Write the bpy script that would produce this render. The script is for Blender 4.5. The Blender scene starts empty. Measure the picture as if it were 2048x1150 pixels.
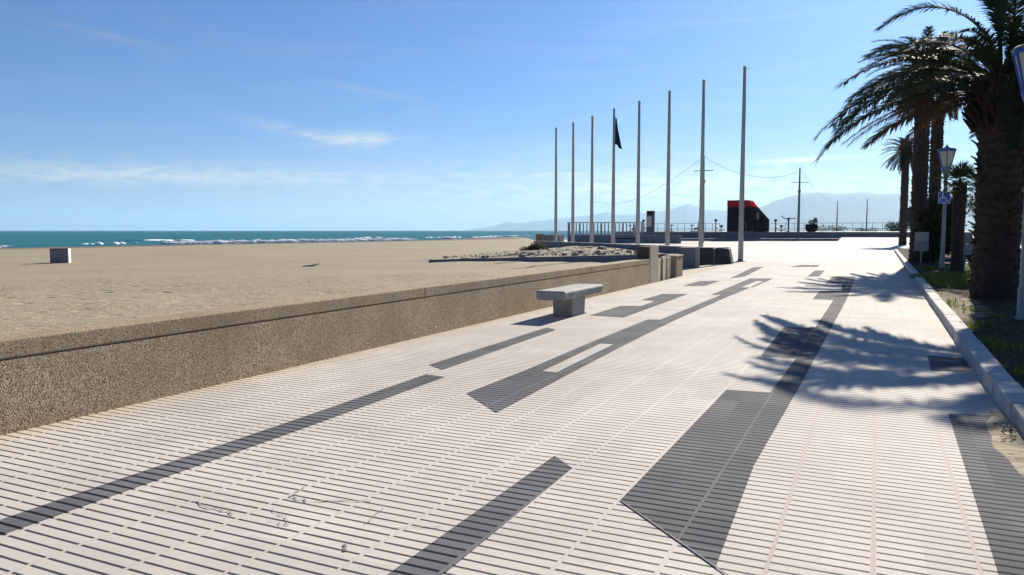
import bpy, bmesh, math, random
from mathutils import Vector, Matrix, noise
R = math.radians
scene = bpy.context.scene

# ------------------------------------------------------------------ camera
CAM_H = 1.5
cam_d = bpy.data.cameras.new("camera")
cam = bpy.data.objects.new("camera", cam_d)
scene.collection.objects.link(cam)
cam_d.sensor_width = 36.0
cam_d.lens = 1525.0 / 2048.0 * 36.0
cam_d.clip_start = 0.1
cam_d.clip_end = 120000.0
cam.location = (0, 0, CAM_H)
cam.rotation_euler = (R(90 - 4.275), 0, R(25.487))
scene.camera = cam

# ------------------------------------------------------------------ sun, sky, exposure
SUN_AZ, SUN_EL = 4.5, 27.5          # azimuth clockwise from +Y
SUN_STRENGTH = 5.0
SKY_STRENGTH = 0.05
EXPOSURE = 0.85
az, el = R(SUN_AZ), R(SUN_EL)
sun_dir = Vector((math.sin(az) * math.cos(el), math.cos(az) * math.cos(el), math.sin(el)))
sl = bpy.data.lights.new("sun", 'SUN')
sl.energy = SUN_STRENGTH
sl.angle = R(0.53)
sl.color = (1.0, 0.91, 0.78)
so = bpy.data.objects.new("sun", sl)
scene.collection.objects.link(so)
so.rotation_euler = (-sun_dir).to_track_quat('-Z', 'Y').to_euler()
so.location = (0, 0, 60)

scene.view_settings.view_transform = 'Standard'
scene.view_settings.look = 'None'
scene.view_settings.exposure = EXPOSURE
scene.view_settings.gamma = 1.0
scene.render.engine = 'CYCLES'
scene.cycles.use_denoising = True
scene.cycles.max_bounces = 6
scene.cycles.volume_bounces = 1
scene.cycles.transparent_max_bounces = 12

world = bpy.data.worlds.new("World")
scene.world = world
world.use_nodes = True


def build_world():
    nt = world.node_tree
    nt.nodes.clear()
    N, L = nt.nodes.new, nt.links.new
    out = N('ShaderNodeOutputWorld')
    bg = N('ShaderNodeBackground')
    bg.inputs['Strength'].default_value = SKY_STRENGTH
    sky = N('ShaderNodeTexSky')
    sky.sky_type = 'NISHITA'
    sky.sun_disc = False
    sky.sun_elevation = el
    sky.sun_rotation = az
    sky.altitude = 0
    sky.air_density = 1.0
    sky.dust_density = 0.60
    sky.ozone_density = 5.0

    def m(op, a, b=None, c=None, clamp=False):
        n = N('ShaderNodeMath')
        n.operation = op
        n.use_clamp = clamp
        for i, v in enumerate((a, b, c)):
            if v is None:
                continue
            if isinstance(v, (int, float)):
                n.inputs[i].default_value = v
            else:
                L(v, n.inputs[i])
        return n.outputs[0]
    tc = N('ShaderNodeTexCoord')
    sep = N('ShaderNodeSeparateXYZ')
    L(tc.outputs['Generated'], sep.inputs[0])
    A = m('MULTIPLY', m('ARCTAN2', sep.outputs['X'], sep.outputs['Y']), 180 / math.pi)
    Ee = m('MULTIPLY', m('ARCSINE', sep.outputs['Z']), 180 / math.pi)

    def nz(sx, sy, det, rough, dist=0.0, off=0.0):
        cb = N('ShaderNodeCombineXYZ')
        L(m('MULTIPLY', A, sx), cb.inputs[0])
        L(m('MULTIPLY', Ee, sy), cb.inputs[1])
        cb.inputs[2].default_value = off
        n = N('ShaderNodeTexNoise')
        n.inputs['Scale'].default_value = 1.0
        n.inputs['Detail'].default_value = det
        n.inputs['Roughness'].default_value = rough
        n.inputs['Distortion'].default_value = dist
        L(cb.outputs[0], n.inputs['Vector'])
        return n.outputs['Fac']
    fine = nz(0.55, 2.6, 6, 0.62, 0.4, 3.1)
    broad = nz(0.10, 0.75, 5, 0.6, 0.8, 9.7)
    total = None
    # high cirrus wisps: azimuth, elevation, half width, half height, tilt, amount
    for (a0, e0, w, h, tilt, amt) in [(-36.8, 6.55, 3.0, 0.52, 0.03, 1.0), (-41.2, 7.1, 4.2, 0.34, -0.16, 0.55),
                                      (-50.0, 3.75, 11.5, 0.62, 0.0, 1.1), (-58.0, 3.5, 6.0, 0.5, 0.0, 0.5),
                                      (-52.9, 12.5, 4.0, 0.25, -0.12, 0.3), (-23.5, 4.2, 6.0, 0.10, 0.0, 0.35),
                                      (-4.5, 4.9, 3.0, 0.14, 0.02, 0.8), (-36.0, 10.0, 3.6, 0.22, -0.16, 0.28),
                                      (-14.0, 3.2, 9.0, 0.8, 0.0, 0.4), (-20.0, 1.2, 32.0, 3.6, 0.0, 0.85)]:
        da = m('SUBTRACT', A, a0)
        de = m('SUBTRACT', m('SUBTRACT', Ee, e0), m('MULTIPLY', da, tilt))
        x = m('DIVIDE', da, w)
        y = m('DIVIDE', de, h)
        r2 = m('ADD', m('MULTIPLY', x, x), m('MULTIPLY', y, y))
        g = m('MULTIPLY', m('POWER', 2.718, m('MULTIPLY', r2, -1.0)), amt)
        total = g if total is None else m('ADD', total, g)
    f2 = m('MULTIPLY', m('SUBTRACT', fine, 0.25), 2.6, clamp=True)
    cl = m('MULTIPLY', total, f2)
    veil = m('MULTIPLY', m('SUBTRACT', broad, 0.5, clamp=True), 0.45, clamp=True)
    cl = m('ADD', cl, veil, clamp=True)
    mix = N('ShaderNodeMixRGB')
    L(m('MULTIPLY', cl, 0.9, clamp=True), mix.inputs['Fac'])
    tint = N('ShaderNodeMixRGB')
    tint.blend_type = 'MULTIPLY'
    tint.inputs['Fac'].default_value = 1.0
    tint.inputs['Color2'].default_value = (0.44, 0.71, 1.12, 1)
    L(sky.outputs[0], tint.inputs['Color1'])
    L(tint.outputs[0], mix.inputs['Color1'])
    # thin ice cloud scatters the light of the sky behind it towards white
    bw = N('ShaderNodeRGBToBW')
    L(tint.outputs[0], bw.inputs[0])
    cw = N('ShaderNodeCombineXYZ')
    for i, k in enumerate((2.05, 2.08, 2.05)):
        L(m('MULTIPLY', bw.outputs[0], k), cw.inputs[i])
    L(cw.outputs[0], mix.inputs['Color2'])
    L(mix.outputs[0], bg.inputs['Color'])
    L(bg.outputs[0], out.inputs['Surface'])


build_world()

# ------------------------------------------------------------------ helpers
COL = scene.collection


def tag(o, label=None, cat=None, group=None, kind=None):
    if label:
        o['label'] = label
    if cat:
        o['category'] = cat
    if group:
        o['group'] = group
    if kind:
        o['kind'] = kind
    return o


def empty(name, loc=(0, 0, 0), rz=0.0):
    o = bpy.data.objects.new(name, None)
    o.empty_display_size = 0.2
    o.location = loc
    o.rotation_euler = (0, 0, rz)
    COL.objects.link(o)
    return o


class MB:
    """collects shapes into one mesh object"""

    def __init__(s):
        s.v, s.f, s.sm = [], [], []

    def add(s, verts, faces, smooth=False, M=None):
        b = len(s.v)
        for p in verts:
            p = Vector(p)
            s.v.append(tuple(M @ p if M else p))
        for f in faces:
            s.f.append(tuple(i + b for i in f))
            s.sm.append(smooth)
        return s

    def box(s, c, d, rz=0.0, bev=0.0, M=None):
        bm = bmesh.new()
        bmesh.ops.create_cube(bm, size=1.0)
        bmesh.ops.scale(bm, vec=Vector(d), verts=bm.verts)
        if bev > 0:
            bmesh.ops.bevel(bm, geom=list(bm.edges), offset=bev, segments=2, affect='EDGES', profile=0.6)
        T = Matrix.Translation(c) @ Matrix.Rotation(rz, 4, 'Z')
        if M:
            T = M @ T
        s.bm(bm, T)
        return s

    def bm(s, bm, M=None, smooth=False):
        bm.verts.index_update()
        s.add([v.co.copy() for v in bm.verts], [[v.index for v in f.verts] for f in bm.faces], smooth, M)
        bm.free()
        return s

    def prism(s, poly, z0, z1, M=None):
        n = len(poly)
        v = [(x, y, z0) for x, y in poly] + [(x, y, z1) for x, y in poly]
        f = [tuple(range(n - 1, -1, -1)), tuple(range(n, 2 * n))]
        f += [(i, (i + 1) % n, n + (i + 1) % n, n + i) for i in range(n)]
        return s.add(v, f, False, M)

    def lathe(s, prof, n=20, c=(0, 0, 0), smooth=True, a0=0.0):
        v, f = [], []
        for r, z in prof:
            for i in range(n):
                a = a0 + 2 * math.pi * i / n
                v.append((c[0] + r * math.cos(a), c[1] + r * math.sin(a), c[2] + z))
        for k in range(len(prof) - 1):
            for i in range(n):
                j = (i + 1) % n
                f.append((k * n + i, k * n + j, (k + 1) * n + j, (k + 1) * n + i))
        f.append(tuple(range(n - 1, -1, -1)))
        f.append(tuple((len(prof) - 1) * n + i for i in range(n)))
        return s.add(v, f, smooth)

    def tube(s, pts, r, n=6, smooth=True):
        pts = [Vector(p) for p in pts]
        rs = r if isinstance(r, (list, tuple)) else [r] * len(pts)
        v, f = [], []
        for k, p in enumerate(pts):
            d = (pts[min(k + 1, len(pts) - 1)] - pts[max(k - 1, 0)]).normalized()
            u = d.cross(Vector((0, 0, 1)))
            if u.length < 1e-3:
                u = Vector((1, 0, 0))
            u.normalize()
            w = d.cross(u).normalized()
            for i in range(n):
                a = 2 * math.pi * i / n
                v.append(p + (u * math.cos(a) + w * math.sin(a)) * rs[k])
        for k in range(len(pts) - 1):
            for i in range(n):
                j = (i + 1) % n
                f.append((k * n + i, k * n + j, (k + 1) * n + j, (k + 1) * n + i))
        f.append(tuple(range(n - 1, -1, -1)))
        f.append(tuple((len(pts) - 1) * n + i for i in range(n)))
        return s.add(v, f, smooth)

    def mesh(s, name, mat):
        me = bpy.data.meshes.new(name)
        me.from_pydata(s.v, [], s.f)
        me.polygons.foreach_set('use_smooth', s.sm)
        if mat:
            me.materials.append(mat)
        me.update()
        return me

    def build(s, name, mat, parent=None, loc=(0, 0, 0), rz=0.0, fix=True):
        me = s.mesh(name, mat)
        if fix:
            bm = bmesh.new()
            bm.from_mesh(me)
            bmesh.ops.recalc_face_normals(bm, faces=bm.faces)
            bm.to_mesh(me)
            bm.free()
        o = bpy.data.objects.new(name, me)
        o.location = loc
        o.rotation_euler = (0, 0, rz)
        if parent:
            o.parent = parent
        COL.objects.link(o)
        return o


def copy_tree(o, parent=None):
    c = o.copy()
    COL.objects.link(c)
    c.parent = parent
    for ch in list(o.children):
        copy_tree(ch, c)
    return c


# ------------------------------------------------------------------ materials
def new_mat(name):
    m = bpy.data.materials.new(name)
    m.use_nodes = True
    nt = m.node_tree
    b = nt.nodes['Principled BSDF']
    return m, nt, b


def mathn(nt, op, a, b=None, c=None, clamp=False):
    n = nt.nodes.new('ShaderNodeMath')
    n.operation = op
    n.use_clamp = clamp
    for i, v in enumerate((a, b, c)):
        if v is None:
            continue
        if isinstance(v, (int, float)):
            n.inputs[i].default_value = v
        else:
            nt.links.new(v, n.inputs[i])
    return n.outputs[0]


def mixc(nt, fac, a, b, blend='MIX'):
    n = nt.nodes.new('ShaderNodeMixRGB')
    n.blend_type = blend
    for s, v in ((n.inputs[0], fac), (n.inputs[1], a), (n.inputs[2], b)):
        if isinstance(v, (int, float)):
            s.default_value = v
        elif isinstance(v, (tuple, list)):
            s.default_value = (*v[:3], 1)
        else:
            nt.links.new(v, s)
    return n.outputs[0]


def noisen(nt, scale, det=4, rough=0.6, vec=None, dist=0.0, coord='Object'):
    n = nt.nodes.new('ShaderNodeTexNoise')
    n.inputs['Scale'].default_value = scale
    n.inputs['Detail'].default_value = det
    n.inputs['Roughness'].default_value = rough
    n.inputs['Distortion'].default_value = dist
    if vec is None:
        tc = nt.nodes.new('ShaderNodeTexCoord')
        vec = tc.outputs[coord]
    nt.links.new(vec, n.inputs['Vector'])
    return n.outputs['Fac']


def bumpn(nt, h, strength, dist, bsdf):
    b = nt.nodes.new('ShaderNodeBump')
    b.inputs['Strength'].default_value = strength
    b.inputs['Distance'].default_value = dist
    nt.links.new(h, b.inputs['Height'])
    nt.links.new(b.outputs[0], bsdf.inputs['Normal'])


def mottled(name, c1, c2, scale=6.0, rough=0.8, bump=0.0, bscale=60.0, bdist=0.01, metallic=0.0, spec=0.4, c3=None, s3=1.3):
    m, nt, b = new_mat(name)
    f = noisen(nt, scale, 5, 0.62)
    f = mathn(nt, 'MULTIPLY', mathn(nt, 'SUBTRACT', f, 0.3), 2.4, clamp=True)
    col = mixc(nt, f, c1, c2)
    if c3:
        g = noisen(nt, s3, 4, 0.6)
        g = mathn(nt, 'MULTIPLY', mathn(nt, 'SUBTRACT', g, 0.5), 4.0, clamp=True)
        col = mixc(nt, g, col, c3)
    nt.links.new(col, b.inputs['Base Color'])
    b.inputs['Roughness'].default_value = rough
    b.inputs['Metallic'].default_value = metallic
    b.inputs['Specular IOR Level'].default_value = spec
    if bump > 0:
        bumpn(nt, noisen(nt, bscale, 4, 0.65), bump, bdist, b)
    return m


def paving(name, c1, c2, groove, joint, jstrong, spec):
    """ribbed promenade tiles: 0.4285 m wide courses, ribs every 81 mm"""
    m, nt, b = new_mat(name)
    tc = nt.nodes.new('ShaderNodeTexCoord')
    sp = nt.nodes.new('ShaderNodeSeparateXYZ')
    nt.links.new(tc.outputs['Object'], sp.inputs[0])
    X, Y = sp.outputs[0], sp.outputs[1]
    W, P = 0.4285, 0.0812
    xs = mathn(nt, 'DIVIDE', mathn(nt, 'ADD', X, 0.3935 + W / 2 + W * 40), W)
    fx = mathn(nt, 'FRACT', xs)
    ix = mathn(nt, 'FLOOR', xs)
    dj = mathn(nt, 'MULTIPLY', mathn(nt, 'ABSOLUTE', mathn(nt, 'SUBTRACT', fx, 0.5)), W)   # metres from a joint
    ys = mathn(nt, 'DIVIDE', mathn(nt, 'ADD', Y, 50.02), P)
    fy = mathn(nt, 'FRACT', ys)
    dg = mathn(nt, 'MULTIPLY', mathn(nt, 'ABSOLUTE', mathn(nt, 'SUBTRACT', fy, 0.5)), P)
    rows = mathn(nt, 'FLOOR', mathn(nt, 'DIVIDE', mathn(nt, 'ADD', Y, 50.02), P * 5))
    cb = nt.nodes.new('ShaderNodeCombineXYZ')
    nt.links.new(ix, cb.inputs[0])
    nt.links.new(rows, cb.inputs[1])
    wn = nt.nodes.new('ShaderNodeTexWhiteNoise')
    wn.noise_dimensions = '2D'
    nt.links.new(cb.outputs[0], wn.inputs['Vector'])
    wv = wn.outputs['Value']
    # the width of a rib's shadow gap wanders a little with dirt
    wob = mathn(nt, 'MULTIPLY', mathn(nt, 'SUBTRACT', noisen(nt, 2.2, 4, 0.7), 0.5), 0.008)
    gw = mathn(nt, 'ADD', wob, 0.0086 if jstrong else 0.0105)
    gm = mathn(nt, 'LESS_THAN', dg, gw)
    nj = mathn(nt, 'GREATER_THAN', dj, mathn(nt, 'ADD', 0.0075, mathn(nt, 'MULTIPLY', wv, 0.006)))
    gm = mathn(nt, 'MULTIPLY', gm, nj)
    jm = mathn(nt, 'LESS_THAN', dj, 0.011 if jstrong else 0.004)
    base = mixc(nt, mathn(nt, 'MULTIPLY', wv, 1.0), c1, c2)
    big = noisen(nt, 0.35, 5, 0.6)
    base = mixc(nt, mathn(nt, 'MULTIPLY', mathn(nt, 'SUBTRACT', big, 0.42), 2.2, clamp=True), base,
                tuple(0.80 * v for v in c1))
    grain = noisen(nt, 190, 3, 0.8)
    base = mixc(nt, mathn(nt, 'MULTIPLY', mathn(nt, 'SUBTRACT', grain, 0.45), 1.2, clamp=True), base,
                tuple(0.62 * v for v in c1))
    spot = noisen(nt, 9.0, 3, 0.5)
    spot = mathn(nt, 'MULTIPLY', mathn(nt, 'SUBTRACT', spot, 0.69), 7.0, clamp=True)
    base = mixc(nt, mathn(nt, 'MULTIPLY', spot, 0.45), base, (0.20, 0.18, 0.17))
    dust = mathn(nt, 'MULTIPLY', mathn(nt, 'SUBTRACT', noisen(nt, 0.8, 6, 0.68, dist=0.6), 0.5), 2.6, clamp=True)
    base = mixc(nt, mathn(nt, 'MULTIPLY', dust, 0.30 if jstrong else 0.22), base, (0.36, 0.32, 0.27))
    if jstrong:
        # beach sand blown against the foot of the wall
        e_ = mathn(nt, 'ADD', mathn(nt, 'MULTIPLY', mathn(nt, 'ADD', X, 5.45), -3.2), mathn(nt, 'MULTIPLY', mathn(nt, 'SUBTRACT', noisen(nt, 2.5, 5, 0.65), 0.5), 2.4))
        base = mixc(nt, mathn(nt, 'MULTIPLY', e_, 0.75, clamp=True), base, (0.50, 0.42, 0.29))
    # the joints are wider and pinker on the right-hand courses
    right = mathn(nt, 'GREATER_THAN', X, -0.62) if jstrong else 0.0
    jm2 = mathn(nt, 'MULTIPLY', jm, mathn(nt, 'ADD', 0.25, mathn(nt, 'MULTIPLY', right, 0.75)) if jstrong else 0.25)
    base = mixc(nt, jm2, base, joint)
    dirt = noisen(nt, 1.1, 4, 0.7)
    gcol = mixc(nt, mathn(nt, 'MULTIPLY', mathn(nt, 'SUBTRACT', dirt, 0.48), 2.5, clamp=True), groove,
                tuple(0.6 * a + 0.12 * c for a, c in zip(groove, c1)))
    base = mixc(nt, gm, base, gcol)
    nt.links.new(base, b.inputs['Base Color'])
    b.inputs['Roughness'].default_value = 0.85 if jstrong else 0.92
    b.inputs['Specular IOR Level'].default_value = spec
    h = mathn(nt, 'SUBTRACT', mathn(nt, 'MULTIPLY', grain, 0.06), gm)
    bumpn(nt, h, 0.5, 0.006, b)
    return m


def slabs(name, c1, c2, w, l, jc):
    m, nt, b = new_mat(name)
    tc = nt.nodes.new('ShaderNodeTexCoord')
    br = nt.nodes.new('ShaderNodeTexBrick')
    br.offset = 0.5
    br.inputs['Scale'].default_value = 1.0
    br.inputs['Brick Width'].default_value = w
    br.inputs['Row Height'].default_value = l
    br.inputs['Mortar Size'].default_value = 0.012
    br.inputs['Color1'].default_value = (*c1, 1)
    br.inputs['Color2'].default_value = (*c2, 1)
    br.inputs['Mortar'].default_value = (*jc, 1)
    nt.links.new(tc.outputs['Object'], br.inputs['Vector'])
    f = noisen(nt, 0.4, 5, 0.6)
    col = mixc(nt, mathn(nt, 'MULTIPLY', mathn(nt, 'SUBTRACT', f, 0.42), 2.0, clamp=True), br.outputs[0],
               tuple(0.78 * v for v in c1))
    nt.links.new(col, b.inputs['Base Color'])
    b.inputs['Roughness'].default_value = 0.85
    b.inputs['Specular IOR Level'].default_value = 0.2
    bumpn(nt, noisen(nt, 120, 3, 0.7), 0.15, 0.003, b)
    return m


def aggregate(name, dark, mid, light, scale=70.0):
    m, nt, b = new_mat(name)
    tc = nt.nodes.new('ShaderNodeTexCoord')

    def pebbles(sc):
        vo = nt.nodes.new('ShaderNodeTexVoronoi')
        vo.inputs['Scale'].default_value = sc
        vo.inputs['Randomness'].default_value = 1.0
        nt.links.new(tc.outputs['Object'], vo.inputs['Vector'])
        sp = nt.nodes.new('ShaderNodeSeparateColor')
        nt.links.new(vo.outputs['Color'], sp.inputs[0])
        ramp = nt.nodes.new('ShaderNodeValToRGB')
        e = ramp.color_ramp.elements
        e[0].color = (*dark, 1)
        e[0].position = 0.0
        e[1].color = (*light, 1)
        e[1].position = 1.0
        for pos, w_ in ((0.30, 0.0), (0.55, 0.08), (0.80, 0.30), (0.93, 0.6)):
            k = e.new(pos)
            k.color = (*[(1 - w_) * a + w_ * c for a, c in zip(mid, light)], 1)
        nt.links.new(sp.outputs[0], ramp.inputs[0])
        return vo, sp, ramp.outputs[0]
    v1, s1, c1 = pebbles(scale * 1.7)
    v2, s2, c2 = pebbles(scale * 0.62)
    big = mathn(nt, 'MULTIPLY', mathn(nt, 'LESS_THAN', v2.outputs['Distance'], 0.40), mathn(nt, 'GREATER_THAN', s2.outputs[1], 0.62))
    col = mixc(nt, big, c1, c2)
    gap = mathn(nt, 'MULTIPLY', mathn(nt, 'SUBTRACT', v1.outputs['Distance'], 0.50), 2.2, clamp=True)
    gap = mathn(nt, 'MULTIPLY', gap, mathn(nt, 'SUBTRACT', 1.0, big))
    col = mixc(nt, gap, col, tuple(0.6 * v for v in dark))
    st = noisen(nt, 0.9, 5, 0.65)
    col = mixc(nt, mathn(nt, 'MULTIPLY', mathn(nt, 'SUBTRACT', st, 0.48), 2.6, clamp=True), col,
               tuple(0.62 * v for v in mid))
    cb = nt.nodes.new('ShaderNodeMapping')
    cb.inputs['Scale'].default_value = (5, 5, 0.5)
    nt.links.new(tc.outputs['Object'], cb.inputs['Vector'])
    run = noisen(nt, 1.0, 4, 0.6, cb.outputs[0])
    col = mixc(nt, mathn(nt, 'MULTIPLY', mathn(nt, 'SUBTRACT', run, 0.56), 2.0, clamp=True), col,
               tuple(0.55 * v for v in mid))
    nt.links.new(col, b.inputs['Base Color'])
    b.inputs['Roughness'].default_value = 0.85
    b.inputs['Specular IOR Level'].default_value = 0.2
    h = mathn(nt, 'SUBTRACT', mathn(nt, 'MULTIPLY', big, 0.7), v1.outputs['Distance'])
    bumpn(nt, h, 0.55, 0.006, b)
    return m


def leafy(name, c1, c2, trans=0.35, rough=0.5, scale=3.0):
    m, nt, b = new_mat(name)
    f = noisen(nt, scale, 3, 0.6)
    f = mathn(nt, 'MULTIPLY', mathn(nt, 'SUBTRACT', f, 0.3), 2.4, clamp=True)
    col = mixc(nt, f, c1, c2)
    nt.links.new(col, b.inputs['Base Color'])
    b.inputs['Roughness'].default_value = rough
    b.inputs['Specular IOR Level'].default_value = 0.15
    tr = nt.nodes.new('ShaderNodeBsdfTranslucent')
    nt.links.new(col, tr.inputs['Color'])
    mx = nt.nodes.new('ShaderNodeMixShader')
    mx.inputs[0].default_value = trans
    nt.links.new(b.outputs[0], mx.inputs[1])
    nt.links.new(tr.outputs[0], mx.inputs[2])
    nt.links.new(mx.outputs[0], nt.nodes['Material Output'].inputs['Surface'])
    return m


def sand_mat(name, c1, c2, wet):
    m, nt, b = new_mat(name)
    tc = nt.nodes.new('ShaderNodeTexCoord')
    sp = nt.nodes.new('ShaderNodeSeparateXYZ')
    nt.links.new(tc.outputs['Object'], sp.inputs[0])
    f = noisen(nt, 0.12, 6, 0.62)
    f = mathn(nt, 'MULTIPLY', mathn(nt, 'SUBTRACT', f, 0.3), 2.5, clamp=True)
    col = mixc(nt, f, c1, c2)
    # raked / driven streaks along the shore
    cb = nt.nodes.new('ShaderNodeCombineXYZ')
    nt.links.new(mathn(nt, 'MULTIPLY', sp.outputs[0], 0.45), cb.inputs[0])
    nt.links.new(mathn(nt, 'MULTIPLY', sp.outputs[1], 0.035), cb.inputs[1])
    s = noisen(nt, 1.0, 5, 0.6, cb.outputs[0])
    col = mixc(nt, mathn(nt, 'MULTIPLY', mathn(nt, 'SUBTRACT', s, 0.5), 1.6, clamp=True), col, tuple(0.86 * v for v in c1))
    grain = noisen(nt, 260, 2, 0.8)
    col = mixc(nt, mathn(nt, 'MULTIPLY', mathn(nt, 'SUBTRACT', grain, 0.5), 1.5, clamp=True), col, tuple(0.6 * v for v in c1))
    sh = noisen(nt, 14, 3, 0.6)
    sh = mathn(nt, 'MULTIPLY', mathn(nt, 'SUBTRACT', sh, 0.70), 9.0, clamp=True)
    col = mixc(nt, mathn(nt, 'MULTIPLY', sh, 0.5), col, (0.20, 0.17, 0.13))
    # damp sand close to the water level
    wetm = mathn(nt, 'MULTIPLY', mathn(nt, 'SUBTRACT', mathn(nt, 'ADD', mathn(nt, 'MULTIPLY', s, 0.25), -1.24), sp.outputs[2]), 9.0, clamp=True)
    col = mixc(nt, wetm, col, wet)
    nt.links.new(col, b.inputs['Base Color'])
    b.inputs['Roughness'].default_value = 0.9
    b.inputs['Specular IOR Level'].default_value = 0.2
    vo = nt.nodes.new('ShaderNodeTexVoronoi')
    vo.inputs['Scale'].default_value = 2.3
    nt.links.new(tc.outputs['Object'], vo.inputs['Vector'])
    tread = mathn(nt, 'MULTIPLY', mathn(nt, 'SUBTRACT', noisen(nt, 0.22, 4, 0.6), 0.46), 6.0, clamp=True)
    dent = mathn(nt, 'MULTIPLY', mathn(nt, 'SUBTRACT', 1.0, mathn(nt, 'MULTIPLY', vo.outputs['Distance'], 3.2), clamp=True), tread)
    h = mathn(nt, 'SUBTRACT', mathn(nt, 'MULTIPLY', noisen(nt, 3.5, 4, 0.6), 0.7), mathn(nt, 'MULTIPLY', dent, 1.1))
    h = mathn(nt, 'ADD', h, mathn(nt, 'ADD', mathn(nt, 'MULTIPLY', noisen(nt, 11, 3, 0.6), 0.45), mathn(nt, 'MULTIPLY', noisen(nt, 45, 3, 0.7), 0.14)))
    bumpn(nt, h, 0.75, 0.07, b)
    return m


def sea_mat():
    m, nt, b = new_mat("sea_water")
    tc = nt.nodes.new('ShaderNodeTexCoord')
    mp = nt.nodes.new('ShaderNodeMapping')
    mp.inputs['Scale'].default_value = (0.10, 0.028, 1)
    nt.links.new(tc.outputs['Object'], mp.inputs['Vector'])
    f = noisen(nt, 1.0, 6, 0.62, mp.outputs[0])
    col = mixc(nt, mathn(nt, 'MULTIPLY', mathn(nt, 'SUBTRACT', f, 0.35), 3.0, clamp=True), (0.010, 0.098, 0.120), (0.030, 0.180, 0.192))
    nt.links.new(col, b.inputs['Base Color'])
    b.inputs['Roughness'].default_value = 0.38
    b.inputs['IOR'].default_value = 1.33
    b.inputs['Specular IOR Level'].default_value = 0.03
    mp2 = nt.nodes.new('ShaderNodeMapping')
    mp2.inputs['Scale'].default_value = (0.30, 0.10, 1)
    nt.links.new(tc.outputs['Object'], mp2.inputs['Vector'])
    bumpn(nt, noisen(nt, 1.0, 6, 0.65, mp2.outputs[0]), 0.8, 0.9, b)
    return m


MAT = {}
MAT['pave'] = paving("ribbed_paving_pale", (0.56, 0.518, 0.455), (0.66, 0.610, 0.535), (0.045, 0.040, 0.052), (0.47, 0.385, 0.325), True, 0.26)
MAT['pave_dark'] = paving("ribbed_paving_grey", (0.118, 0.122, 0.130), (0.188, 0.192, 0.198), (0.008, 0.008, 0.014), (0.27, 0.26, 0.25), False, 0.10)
MAT['plaza'] = slabs("plaza_slabs", (0.51, 0.478, 0.438), (0.58, 0.545, 0.50), 0.9, 0.45, (0.36, 0.335, 0.31))
MAT['wall'] = aggregate("washed_aggregate", (0.15, 0.103, 0.055), (0.42, 0.312, 0.19), (0.88, 0.77, 0.58), 70)
MAT['wall_cap'] = aggregate("washed_aggregate_weathered", (0.13, 0.090, 0.048), (0.36, 0.268, 0.165), (0.80, 0.70, 0.52), 70)
MAT['bench'] = mottled("bench_concrete", (0.30, 0.30, 0.275), (0.39, 0.385, 0.35), 5, 0.8, 0.25, 90, 0.004, c3=(0.21, 0.205, 0.175), s3=2.0)
MAT['kerb'] = mottled("kerb_concrete", (0.36, 0.35, 0.33), (0.46, 0.445, 0.42), 7, 0.85, 0.4, 80, 0.006, c3=(0.25, 0.245, 0.235), s3=2.2)
MAT['concrete'] = mottled("grey_concrete", (0.15, 0.155, 0.16), (0.22, 0.222, 0.225), 3, 0.8, 0.25, 50, 0.006, c3=(0.12, 0.125, 0.13), s3=0.9)
MAT['dark_conc'] = mottled("dark_granite", (0.028, 0.030, 0.034), (0.048, 0.050, 0.054), 8, 0.55, 0.1, 60, 0.003)
MAT['dark_step'] = mottled("step_stone", (0.12, 0.124, 0.132), (0.18, 0.182, 0.187), 2, 0.7, 0.1, 40, 0.004)
MAT['pillar'] = mottled("pale_stone_post", (0.40, 0.34, 0.235), (0.52, 0.45, 0.32), 9, 0.85, 0.4, 70, 0.006, c3=(0.38, 0.33, 0.24), s3=5)
MAT['post_dark'] = mottled('dark_stained_post', (0.075, 0.058, 0.036), (0.125, 0.098, 0.062), 9, 0.9, 0.3, 60, 0.005, spec=0.15)
MAT['plank'] = mottled("weathered_wood", (0.42, 0.35, 0.23), (0.58, 0.50, 0.36), 12, 0.8, 0.3, 60, 0.004, c3=(0.26, 0.20, 0.13), s3=6)
MAT['brown'] = mottled("brown_render", (0.26, 0.175, 0.115), (0.34, 0.24, 0.16), 8, 0.85, 0.4, 70, 0.006, c3=(0.18, 0.12, 0.08), s3=4)
MAT['pole'] = mottled("galvanised_pole", (0.40, 0.39, 0.335), (0.47, 0.455, 0.395), 3, 0.7, 0.05, 40, 0.002, metallic=0.0, spec=0.2)
MAT['sand'] = sand_mat("beach_sand", (0.300, 0.252, 0.168), (0.365, 0.310, 0.210), (0.17, 0.133, 0.088))
MAT['soil_plain'] = mottled("sandy_soil", (0.20, 0.16, 0.105), (0.29, 0.24, 0.165), 5, 0.95, 0.9, 18, 0.04, c3=(0.18, 0.145, 0.095), s3=2.6)
MAT['rock'] = mottled("rubble_stone", (0.17, 0.16, 0.15), (0.32, 0.285, 0.23), 4, 0.85, 0.5, 20, 0.02)
MAT['road'] = mottled("pale_concrete_road", (0.42, 0.41, 0.39), (0.48, 0.465, 0.44), 1.0, 0.8, 0.2, 40, 0.005)
MAT['land'] = mottled("dry_land", (0.33, 0.29, 0.21), (0.42, 0.37, 0.28), 0.05, 0.95)
MAT['hill'] = mottled("mountain_side", (0.035, 0.055, 0.040), (0.075, 0.085, 0.060), 0.0012, 0.95)
MAT['sea'] = sea_mat()
MAT['foam'] = mottled("sea_foam", (0.78, 0.80, 0.80), (0.88, 0.89, 0.89), 1.0, 0.9, spec=0.2)
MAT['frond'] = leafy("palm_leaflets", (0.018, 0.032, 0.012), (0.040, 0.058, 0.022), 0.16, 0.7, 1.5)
MAT['frond_dead'] = leafy("dead_palm_leaflets", (0.070, 0.042, 0.022), (0.12, 0.072, 0.036), 0.22, 0.7, 2.0)
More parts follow.
